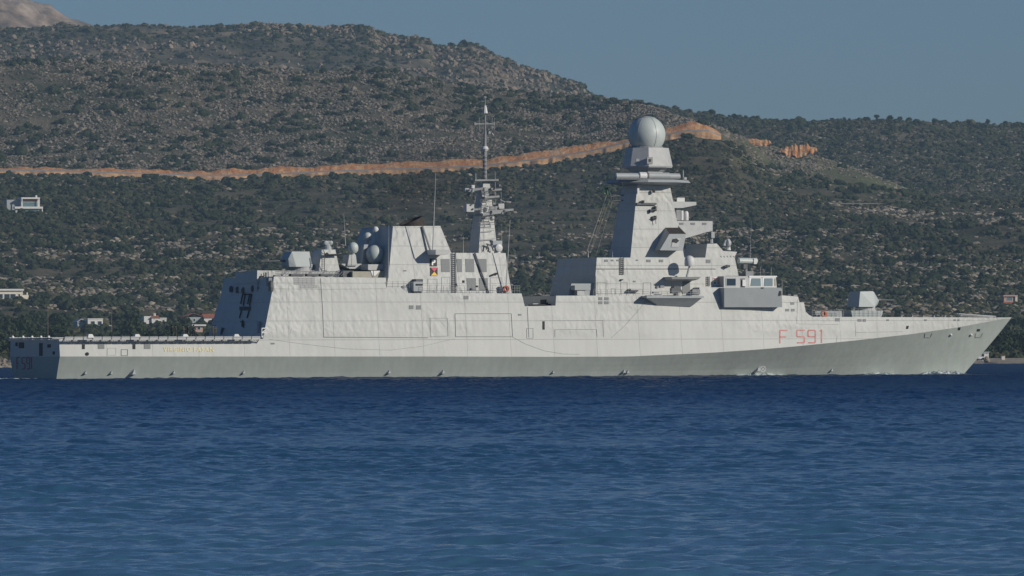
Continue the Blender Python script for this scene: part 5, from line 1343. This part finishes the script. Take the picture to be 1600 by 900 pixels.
person(274.5, -3.5, 'hips', 'uniform', -1.8, 'crew member in dark overalls right beside the aftmost one on the flight deck')
person(286.5, -4.2, 'cross', 'uniform', 3.0, 'crew member in overalls with folded arms in the middle of the flight deck group')
person(294, -3.4, 'down', 'uniform', 1.5, 'crew member in overalls just aft of the one dressed in black')
person(302.5, -4.6, 'cross', 'navy', 3.14, 'crew member dressed in black standing alone on the flight deck')
person(333, -4.5, 'down', 'uniform', -2.4, 'crew member in overalls of the pair nearest the hangar, farther from its door')
person(337, -3.2, 'hips', 'uniform', .5, 'crew member in overalls of the pair nearest the hangar, closer to its door')

# ================================================================== FOAM, WAKE
foam_m = bpy.data.materials.new('white_sea_foam'); foam_m.use_nodes = True
g = NG(foam_m); b = g.N['Principled BSDF']; b.inputs['Roughness'].default_value = .7
pos = g.n('ShaderNodeNewGeometry').outputs['Position']
g.l(g.ramp(g.noise(pos, 1.2, 5, .7), [(.42, (.06,.12,.16)), (.6, (.62,.66,.66))]), b.inputs['Base Color'])
def shipw(x, y, z): return (OX + x*ct - y*st2, OY + x*st2 + y*ct, z)
def foam(name, x0, x1, yoff, hgt, wid, lab, seed):
    r_ = np.random.default_rng(seed); pts = []; sx = []; sz = []
    n = int(abs(x1-x0)*70)
    for _ in range(n):
        x = r_.uniform(x0, x1); t = (x-x0)/(x1-x0); e = math.sin(math.pi*min(1, max(0, t)))**.6
        base = bw(x0_of(x, 0)) if 0 < x < 136.4 else (0 if x >= 136.4 else 7)
        y = -(base + yoff + abs(r_.normal(0, wid))); h_ = hgt*e*math.exp(-((y+base+yoff)/wid)**2*.5)*r_.uniform(.1, 1)
        pts.append(shipw(x, y, h_ - .05)); sx.append(r_.uniform(.05, .20)); sz.append(r_.uniform(.03, .08)*(0.6+hgt))
    v0, f0 = ico(2); pts = np.array(pts); sx = np.array(sx); sz = np.array(sz); nv = len(v0)
    V = v0[None]*(1+.3*r_.standard_normal((n, nv, 1))) * np.stack([sx*1.6, sx, sz], -1)[:, None, :] + pts[:, None, :]
    Fc = (f0[None] + (np.arange(n)*nv)[:, None, None]).reshape(-1, 3)
    o = big_mesh(name, V.reshape(-1, 3), Fc, [foam_m]); tag(o, lab, None, None, 'stuff')
foam('bow_wave', 129, 137.0, 0.0, .6, .6, 'white foam thrown up where the bow cuts the sea', 1)
foam('side_foam', 118.5, 125, 0.1, .35, .35, 'low foam roll along the hull aft of the bow wave', 2)
foam('side_foam', 97, 106, 0.1, .35, .35, 'low foam roll along the hull under the bridge', 3)
# wake trailing aft
r_ = np.random.default_rng(9); n = 1500
wx = -r_.uniform(.5, 60, n); wy = r_.uniform(-6, 9, n)
v0, f0 = ico(1); nv = len(v0); sx = r_.uniform(.15, .5, n)
pts = np.array([shipw(a, b_, .03) for a, b_ in zip(wx, wy)])
V = v0[None]*np.stack([sx*1.8, sx, r_.uniform(.05, .16, n)], -1)[:, None, :] + pts[:, None, :]
o = big_mesh('stern_wake', V.reshape(-1, 3), (f0[None] + (np.arange(n)*nv)[:, None, None]).reshape(-1, 3), [foam_m]); tag(o, 'white wake trailing behind the stern', None, None, 'stuff')

# ================================================================== HOUSES
def ground_at(px, py, r0=2050, r1=6000):
    d = ray(px, py); h_ = math.hypot(d[0], d[1]); rr = np.arange(r0, r1, 4.0)
    x = d[0]/h_*rr; y = d[1]/h_*rr; z = CAM[2] + d[2]/h_*rr
    k = np.argmax(H(x, y) >= z); return rr[k] if k > 0 else r0
M['render_white'] = mat('white_house_render', (0.70, 0.68, 0.64), 0.8, var=0.06, vscale=.5)
M['render_cream'] = mat('cream_house_render', (0.70, 0.64, 0.52), 0.8, var=0.06, vscale=.5)
M['render_pink'] = mat('pink_house_render', (0.52, 0.34, 0.27), 0.8, var=0.06, vscale=.5)
M['tiles'] = mat('red_roof_tiles', (0.34, 0.12, 0.07), 0.8, var=0.25, vscale=1.5)
M['stone'] = mat('tan_rubble_stone', (0.30, 0.23, 0.16), 0.9, var=0.3, vscale=.8)
M['brown'] = mat('brown_soffit', (0.16, 0.08, 0.05), 0.7)
M['blue_tarp'] = mat('blue_tarpaulin', (0.03, 0.13, 0.42), 0.6)
M['vglass'] = mat('villa_glass', (0.12, 0.20, 0.21), 0.15, spec=0.8)
class House:
    def __init__(s, name, px, py, r, lab, cat='house', rz=0.22):
        s.px, s.py, s.r = px, py, r; s.k = r/F
        p = at_range(px, py, r); s.az = math.atan2(p[0], p[1])
        s.e = empty(name, tuple(p), -s.az + rz); tag(s.e, lab, cat)
    def box(s, name, x0, y0, x1, y1, dep0, dep1, m, parent=None, sl=0):
        mb = MB(); mb.box((x0-s.px)*s.k, (x1-s.px)*s.k, dep0, dep1, (s.py-y1)*s.k, (s.py-y0)*s.k); return mb.build(name, M[m], parent or s.e)
    def gable(s, name, x0, x1, yb, yt, dep0, dep1, m, over=.3, along='x', parent=None):
        a, b_ = (x0-s.px)*s.k-over, (x1-s.px)*s.k+over; zb, zt_ = (s.py-yb)*s.k, (s.py-yt)*s.k; d0, d1 = dep0-over, dep1+over; t = .22; mb = MB()
        if along == 'x': prof = [(d0, zb), ((d0+d1)/2, zt_), (d1, zb), (d1, zb+t), ((d0+d1)/2, zt_+t), (d0, zb+t)]; A = [(a, q, z) for q, z in prof]; B = [(b_, q, z) for q, z in prof]
        else: m_ = (a+b_)/2; prof = [(a, zb), (m_, zt_), (b_, zb), (b_, zb+t), (m_, zt_+t), (a, zb+t)]; A = [(q, d0, z) for q, z in prof]; B = [(q, d1, z) for q, z in prof]
        mb.hexa(A, B); return mb.build(name, M[m], parent or s.e)
    def win(s, x0, y0, x1, y1, dep, m='glass', fr='render_white'):
        f = MB(); a, b_, c_, d = (x0-s.px)*s.k, (x1-s.px)*s.k, (s.py-y1)*s.k, (s.py-y0)*s.k; t = .12
        for q in ((a-t, a, c_-t, d+t), (b_, b_+t, c_-t, d+t), (a, b_, d, d+t), (a, b_, c_-t, c_)): f.box(q[0], q[1], dep-.12, dep-.003, q[2], q[3])
        o = f.build('window', M[fr], s.e); g_ = MB(); g_.box(a, b_, dep-.05, dep-.004, c_, d); g_.build('pane', M[m], o); return o
def R_(px, py): return float(ground_at(px, py))
r = R_(40, 333); h = House('villa', 40, 333.5, r, 'modern flat roofed white villa with big windows alone high on the slope')
h.box('wall', 33, 310, 61, 333, 0, 9, 'render_white'); h.box('shade_grey_wing', 12, 312, 33, 333, 3, 12, 'panel'); h.box('lower_wall', 23, 326, 62, 334, -2, 0, 'render_white')  # left wing: its shade is put into the grey colour
h.box('roof_slab', 32, 308.5, 61.5, 311, -2.2, 9.3, 'render_white'); h.box('terrace_slab', 20.5, 323, 65.5, 326.2, -3.5, 0, 'render_white'); h.box('soffit', 35, 311.1, 59, 315, -.4, 0, 'brown')
h.win(35, 316, 59, 323, -.02, 'vglass'); h.win(25, 327.5, 35, 333, -2.02, 'vglass'); h.win(38, 327.5, 59, 333, -2.02, 'vglass')
h.box('column', 63.8, 326.3, 65.2, 334, -3.4, -3.0, 'render_white'); h.box('column', 32.6, 311, 34, 323, -2.1, -1.7, 'render_white'); h.box('column', 60, 311, 61.3, 323, -2.1, -1.7, 'render_white')
h.box('chimney', 58, 305, 60.5, 308.5, 3, 4, 'render_white'); h.box('terrace_wall', 12, 334, 68, 336.5, -4, -3, 'stone')
r = R_(20, 470); h = House('bungalow', 20, 470, r, 'long low cream house with a flat roof at the foot of the hillside')
h.box('wall', -6, 453.5, 36, 470, 0, 8, 'render_cream'); h.box('roof_slab', -7, 451.5, 37, 454.2, -1.0, 8.4, 'render_white'); h.box('annex_wall', 36.2, 461, 46, 470, 1, 7, 'render_cream'); h.box('pillar', 43, 457, 45, 461, 1, 2, 'render_cream')
h.win(6.5, 459.5, 15, 466.5, 0); h.win(16, 459.5, 24.5, 466.5, 0); h.win(29, 459.5, 31.5, 463, 0); h.win(-4, 459.5, 4, 466.5, 0); h.box('terrace_wall', -8, 468, 46, 471, -3, -2.4, 'render_cream')
r = R_(150, 518); h = House('white_house', 150, 519, r, 'white two storey cubic house with square dark windows among the trees')
h.box('wall', 137, 498.5, 161, 519, 0, 8, 'render_white'); h.box('lower_wall', 161.1, 508.5, 175, 519, -.5, 7, 'render_white'); h.box('porch_wall', 137, 508.5, 161, 519, -1.2, -.05, 'render_white'); h.box('side_wall', 123, 503, 136.9, 519, 3, 11, 'panel')  # grey of the left side wall paints in its shaded side
h.box('parapet', 136.6, 497.6, 161.4, 499, -.2, 8.2, 'render_white'); h.win(142, 502, 148, 508, 0); h.win(153, 502, 159, 508, 0); h.win(157, 511.5, 161, 518, -1.2); h.win(166, 511.5, 172, 518, -.5); h.win(141, 511.5, 146, 516, -1.2)
h.gable('roof', 123, 136.5, 503, 498.8, 3, 11, 'render_white', .2, 'y')
r = R_(242, 507); h = House('cottage', 242, 507.5, r, 'small white cottage with a tan tiled roof and a chimney among the trees')
h.box('wall', 237, 497.5, 260.5, 508, 0, 7, 'render_white'); h.box('side_wall', 225.5, 494, 236.9, 508, 1, 8, 'render_white'); h.gable('roof', 237, 249, 497.3, 493.3, 0, 7, 'tiles', .3, 'x'); h.box('roof_slab', 249.8, 496.5, 261, 498, -.3, 7.3, 'render_white')
ro = h.box('chimney', 242, 489.5, 245.5, 494, 2.5, 3.5, 'render_white'); h.win(243.5, 500, 247, 504.5, 0); h.win(254, 500, 257.5, 504.5, 0)
r = R_(312, 506); h = House('farmhouse', 312, 506, r, 'pale gabled house with a red tiled roof behind the flight deck crew')
h.box('gable_wall', 289.5, 495.5, 318, 506, 1.5, 9, 'panel'); h.gable('roof', 288, 319, 495.5, 489.5, 1.5, 9, 'tiles', .3, 'y'); h.box('wall', 319.1, 497, 337, 506, 0, 7, 'render_white'); h.gable('side_roof', 319.5, 337, 497, 491, 0, 7, 'tiles', .4, 'x'); h.win(327, 500, 331, 504, 0); h.win(332.5, 500, 335, 504, 0); h.win(303, 498, 306, 502, 1.5)
r = 2480; h = House('shed', 311, 517, r, 'pink walled shed with a white flat roof nearest behind the flight deck crew', 'shed')
h.box('wall', 305, 509.5, 317, 519, 0, 4, 'render_pink'); h.box('roof_slab', 299, 507, 321.5, 509.4, -1, 5, 'render_white'); h.win(308.5, 511, 313, 515, 0)
r = R_(1578, 475); h = House('pink_house', 1578, 476, r, 'small pink house with a dark window on the slope above the bow')
h.box('wall', 1568.5, 463, 1589, 477, 0, 6, 'render_pink'); h.box('roof_slab', 1567, 461, 1590, 463.2, -.8, 6.4, 'render_pink'); h.box('side_pillar', 1586, 463.2, 1589.5, 477, -.7, 0, 'render_cream'); h.win(1573, 464.5, 1582, 470, 0, 'vglass'); h.box('porch_roof', 1566, 471.5, 1585, 474, -1.6, 0, 'tiles')
r = R_(1292, 455); h = House('stone_ruin', 1292, 455.5, r, 'roofless tan stone doorway standing in the scrub above the missile deck', 'ruin')
h.box('pillar', 1284, 447, 1287, 456, 0, 1.5, 'stone'); h.box('pillar', 1297, 447, 1300.5, 456, 0, 1.5, 'stone'); h.box('lintel', 1283.5, 444.5, 1301, 447, -.1, 1.6, 'stone')
r = R_(291, 311); h = House('stone_pillar', 291, 311, r, 'pale weathered stone pillar standing alone in the scrub', 'stone pillar')
h.box('shaft', 289.5, 300, 292.8, 312, 0, 1, 'rock'); h.box('cap', 288.8, 298, 293.5, 300.2, -.2, 1.2, 'rock')
r = 2600; h = House('container', 70, 474, R_(70, 474), 'small white container cabin at the top of the tree belt', 'cabin')
h.box('wall', 67, 471, 75, 475, 0, 3, 'render_white'); h.box('roof_slab', 66.6, 470.3, 75.4, 471.1, -.2, 3.2, 'render_white')
# beach hut and clutter beyond the bow
r = 2052; h = House('beach_hut', 1536, 567, r, 'little white beach hut with a dark canopy just beyond the bow', 'beach hut')
h.box('wall', 1531, 551, 1547.5, 563, 2, 5, 'render_white'); h.box('canopy', 1512, 549, 1532, 551.5, -1, 3, 'brown'); h.box('post', 1515, 551.4, 1515.8, 564, -.8, -.6, 'brown'); h.box('post', 1526, 551.4, 1526.8, 564, -.8, -.6, 'brown')
hb_ = h.win(1536, 553, 1540, 557, 2.0); h.box('roof_slab', 1530.4, 549.6, 1548, 551.2, 1.6, 5.3, 'paint_sm')
def blob(name, px, py, r, sx, sy, sz, m, lab, cat, seed, rough=.18, tilt=0.0):
    v0, f0 = ico(3); rg = np.random.default_rng(seed); p = at_range(px, py, r)
    d = v0*(1+rough*(fbm(v0[:,0]*3+seed, v0[:,1]*3+v0[:,2]*2, 1.0, 3, seed)-.5)[:, None]*2); V = d*np.array([sx, sy, sz])
    mb = MB(); mb.add([tuple(q) for q in V], [tuple(int(i) for i in f) for f in f0]); o = mb.build(name, M[m], None, smooth=True); o.location = tuple(p); o.rotation_euler = (0, tilt, 0); tag(o, lab, cat); return o
blob('tarp_bundle', 1517, 561, 2046, .9, .8, .7, 'blue_tarp', 'blue tarpaulin bundle under the dark canopy on the beach', 'tarpaulin', 3)
blob('upturned_boat', 1530, 560, 2044, 1.6, .8, .55, 'render_white', 'white dinghy lying upturned beside the beach hut', 'boat', 4, .05, .1)
blob('driftwood_heap', 1541, 562, 2043, 1.1, .8, .8, 'rock', 'pale heap of driftwood leaning in front of the beach hut', 'driftwood', 5, .6, .5)
h = House('kiosk', 1568, 561, 2066, 'tiny pale kiosk under the trees to the far end of the beach', 'kiosk'); h.box('wall', 1565, 555.5, 1570.5, 562, 0, 1.5, 'render_cream'); h.box('roof_slab', 1564.4, 554.6, 1571, 555.6, -.3, 1.8, 'brown')
# poles
for px_, y0, y1, r_, lab in ((75, 482, 552, 2230, 'wooden utility pole rising from the trees by the shore at the stern end'), (174.5, 486, 522, 2560, 'wooden utility pole standing beside the cubic white house'), (241, 486, 500, 2760, 'thin wooden utility pole behind the cottage chimney')):
    p = at_range(px_, y1, r_); k = r_/F; e = empty('utility_pole', tuple(p)); tag(e, lab, 'utility pole', 'utility poles along the coast')
    mb = MB(); mb.tube((0,0,0), (0,0,(y1-y0)*k), .10, .06); mb.build('pole', M['stone'], e)
    mb = MB(); mb.box(-.9, .9, -.06, .06, (y1-y0)*k-.9, (y1-y0)*k-.75); mb.build('crossarm', M['stone'], e)

# ================================================================== TREES
M['crown_a'] = foliage_mat('dark_evergreen_leaves', (0.020, 0.034, 0.015), (0.050, 0.068, 0.028), .35)
M['crown_b'] = foliage_mat('olive_green_leaves', (0.040, 0.052, 0.026), (0.085, 0.094, 0.045), .35)
M['bark'] = mat('brown_bark', (0.10, 0.075, 0.055), 0.9, var=.2, vscale=2)
def make_tree(seed, hgt, spread, kind):
    rg = np.random.default_rng(seed); e = empty('broad_tree' if kind != 'cypress' else 'slim_tree', (0, 0, 0))
    mb = MB(); th = hgt*.45; top = Vector((rg.normal(0, .3), rg.normal(0, .3), th)); mb.tube((0,0,-.6), tuple(top), .24, .15, 7)
    lobes = []
    nl = 9 if kind != 'cypress' else 7
    for i in range(nl):
        if kind == 'cypress': c = Vector((rg.normal(0, .2), rg.normal(0, .2), hgt*(.18+.74*i/nl))); rad = spread*.42*(1-.6*abs(i/nl-.35))
        else:
            a = rg.uniform(0, 6.28); q = rg.uniform(.15, .75)*spread*.5; c = Vector((q*math.cos(a), q*math.sin(a), hgt*rg.uniform(.42, .84))); rad = spread*rg.uniform(.20, .33)
            mb.tube(tuple(top*rg.uniform(.5, 1)), tuple(c), .08, .03, 5)
        lobes.append((c, rad))
    mb.build('trunk', M['bark'], e)
    V = []; Q = []
    for c, rad in lobes:
        n = 75
        d = rg.normal(size=(n, 3)); d /= np.linalg.norm(d, axis=1)[:, None]; d *= (rad*rg.uniform(.55, 1.08, n))[:, None]; d[:, 2] *= .75 if kind != 'cypress' else 1.5
        for p in d:
            nrm = rg.normal(size=3) + p/rad*1.2; nrm /= np.linalg.norm(nrm); u = np.cross(nrm, rg.normal(size=3)); u /= np.linalg.norm(u); w = np.cross(nrm, u); s_ = rg.uniform(.22, .46)
            o_ = len(V); ctr = np.array(c) + p
            for a, b_ in ((-1,-.7), (1,-.8), (.8,1), (-.9,.8)): V.append(ctr + u*s_*a + w*s_*b_)
            Q.append((o_, o_+1, o_+2, o_+3))
    cr = big_mesh('crown', np.array(V), np.array(Q), [M['crown_b' if kind == 'olive' else 'crown_a']], None, False, e)
    return e
protos = [make_tree(1, 6.0, 5.5, 'broad'), make_tree(2, 6.8, 5.0, 'broad'), make_tree(3, 5.2, 6.0, 'broad'), make_tree(4, 5.0, 5.2, 'olive'), make_tree(5, 4.4, 4.8, 'olive'), make_tree(6, 7.5, 2.4, 'cypress')]
used = set()
def put_tree(k, x, y, s, rz, lab, grp):
    o = protos[k] if k not in used else copy_tree(protos[k]); used.add(k)
    o.location = (x, y, float(H(x, y)) - .15); o.rotation_euler = (0, 0, rz); o.scale = (s, s, s*rng.uniform(.88, 1.12)); tag(o, lab, 'tree', grp)
kinds = {0:'dark rounded evergreen tree', 1:'dark rounded evergreen tree', 2:'dark rounded evergreen tree', 3:'greyish green olive tree', 4:'greyish green olive tree', 5:'slim upright cypress tree'}
def top_limit(px):   # keep the houses in view
    for a, b_, lim in ((112, 182, 520), (220, 264, 506), (284, 342, 507), (1560, 1600, 492)):
        if a < px < b_: return lim
    return 0
def belt(n, pa, pb, r0, r1, where, smin, smax):
    c = 0; tries = 0
    while c < n and tries < 4000:
        tries += 1
        px_ = rng.uniform(pa, pb); r_ = r0 + (r1-r0)*rng.uniform()**1.15; az = math.atan((px_-800)/F); x, y = r_*math.sin(az), r_*math.cos(az)
        k = int(rng.choice([0,1,2,3,4,5], p=[.24,.22,.2,.16,.13,.05])); s_ = rng.uniform(smin, smax)
        z = float(H(x, y)); topy = proj((x, y, z + 6.2*s_))[1]
        if topy < top_limit(px_) and r_ < 2950: continue
        put_tree(k, x, y, s_, rng.uniform(0, 6.28), f'{kinds[k]} in the tree belt {where}', f'{kinds[k]}s in the tree belt {where}'); c += 1
belt(125, -30, 350, 2030, 2900, 'behind the stern', .85, 1.45)
belt(120, 1285, 1640, 2108, 2800, 'behind the bow', .8, 1.45)
belt(26, -330, -40, 2030, 2900, 'behind the stern', .85, 1.45); belt(26, 1650, 1960, 2108, 2800, 'behind the bow', .8, 1.45)
for px_ in (1115,1128,1139,1152,1168,1178,1216,1236,1246,1262,1281,1290,1299,1318,1330,1345,1357,1369,1388,1404,1418,1440,1462,1480,1497,1520,1545,1570,1592, 955,990,1014,1058):
    p = px_ + rng.uniform(-4, 4); r_ = 4985 + rng.uniform(-12, 15) if px_ > 1100 else 4240; az = math.atan((p-800)/F)
    put_tree(int(rng.integers(0, 3)), r_*math.sin(az), r_*math.cos(az), rng.uniform(.40, .85), rng.uniform(0, 6), 'dark rounded tree standing against the sky on the ridge', 'trees on the skyline of the ridge')

# ================================================================== SMOKE AND HAZE
def volume(name, parts_, dens, col, lab, ani=0.0):
    m = bpy.data.materials.new(name); m.use_nodes = True; nt = m.node_tree
    for n_ in list(nt.nodes): nt.nodes.remove(n_)
    o_ = nt.nodes.new('ShaderNodeOutputMaterial'); v = nt.nodes.new('ShaderNodeVolumePrincipled'); v.inputs['Color'].default_value = (*col, 1); v.inputs['Density'].default_value = dens; v.inputs['Anisotropy'].default_value = ani
    nt.links.new(v.outputs[0], o_.inputs['Volume'])
    mb = MB()
    for p_ in parts_: mb.add(*p_)
    o = mb.build(name, m, None); tag(o, lab, None, None, 'stuff'); return o
def puff(px, py, Y, rx, ry, rz, seed):
    v0, f0 = ico(3); q = P3(px, py, Y); c = np.array(shipw(q.x, q.y, q.z))
    n_ = fbm(v0[:,0]*1.7+seed*3, v0[:,1]*1.7+v0[:,2]*1.9, 1.0, 3, seed); V = v0*(0.65+.7*n_)[:, None]*np.array([rx, ry, rz]) + c
    return [tuple(p_) for p_ in V], [tuple(int(i) for i in f) for f in f0]
volume('exhaust_smoke', [puff(641, 296, -1, 7.0, 5, 4.4, 1)], .018, (.10, .09, .08), 'thin brownish exhaust haze drifting above the funnel')
volume('exhaust_smoke', [puff(640, 300, -1, 4.4, 3.4, 2.8, 4)], .022, (.10, .09, .08), 'darker core of the brownish exhaust haze above the funnel')
volume('exhaust_smoke', [puff(700, 266, 2, 9, 5, 3.6, 2)], .016, (.15, .13, .12), 'fainter exhaust haze drifting between the funnel and the aft mast')
volume('exhaust_smoke', [puff(1105, 262, -1, 7, 5, 5, 3)], .016, (.15, .13, .12), 'thin exhaust haze hanging beside the main mast')
hz = MB(); hz.box(-9600, 9600, -900, 9900, -10.0, 640.0)
hm = bpy.data.materials.new('haze'); hm.use_nodes = True; nt = hm.node_tree
for n_ in list(nt.nodes): nt.nodes.remove(n_)
o_ = nt.nodes.new('ShaderNodeOutputMaterial'); v = nt.nodes.new('ShaderNodeVolumePrincipled'); v.inputs['Color'].default_value = (0.54, 0.80, 1.0, 1); v.inputs['Density'].default_value = 0.00005; v.inputs['Anisotropy'].default_value = 0.0
nt.links.new(v.outputs[0], o_.inputs['Volume'])
tag(hz.build('haze', hm), 'thin blue haze over the bay and hills', None, None, 'stuff')
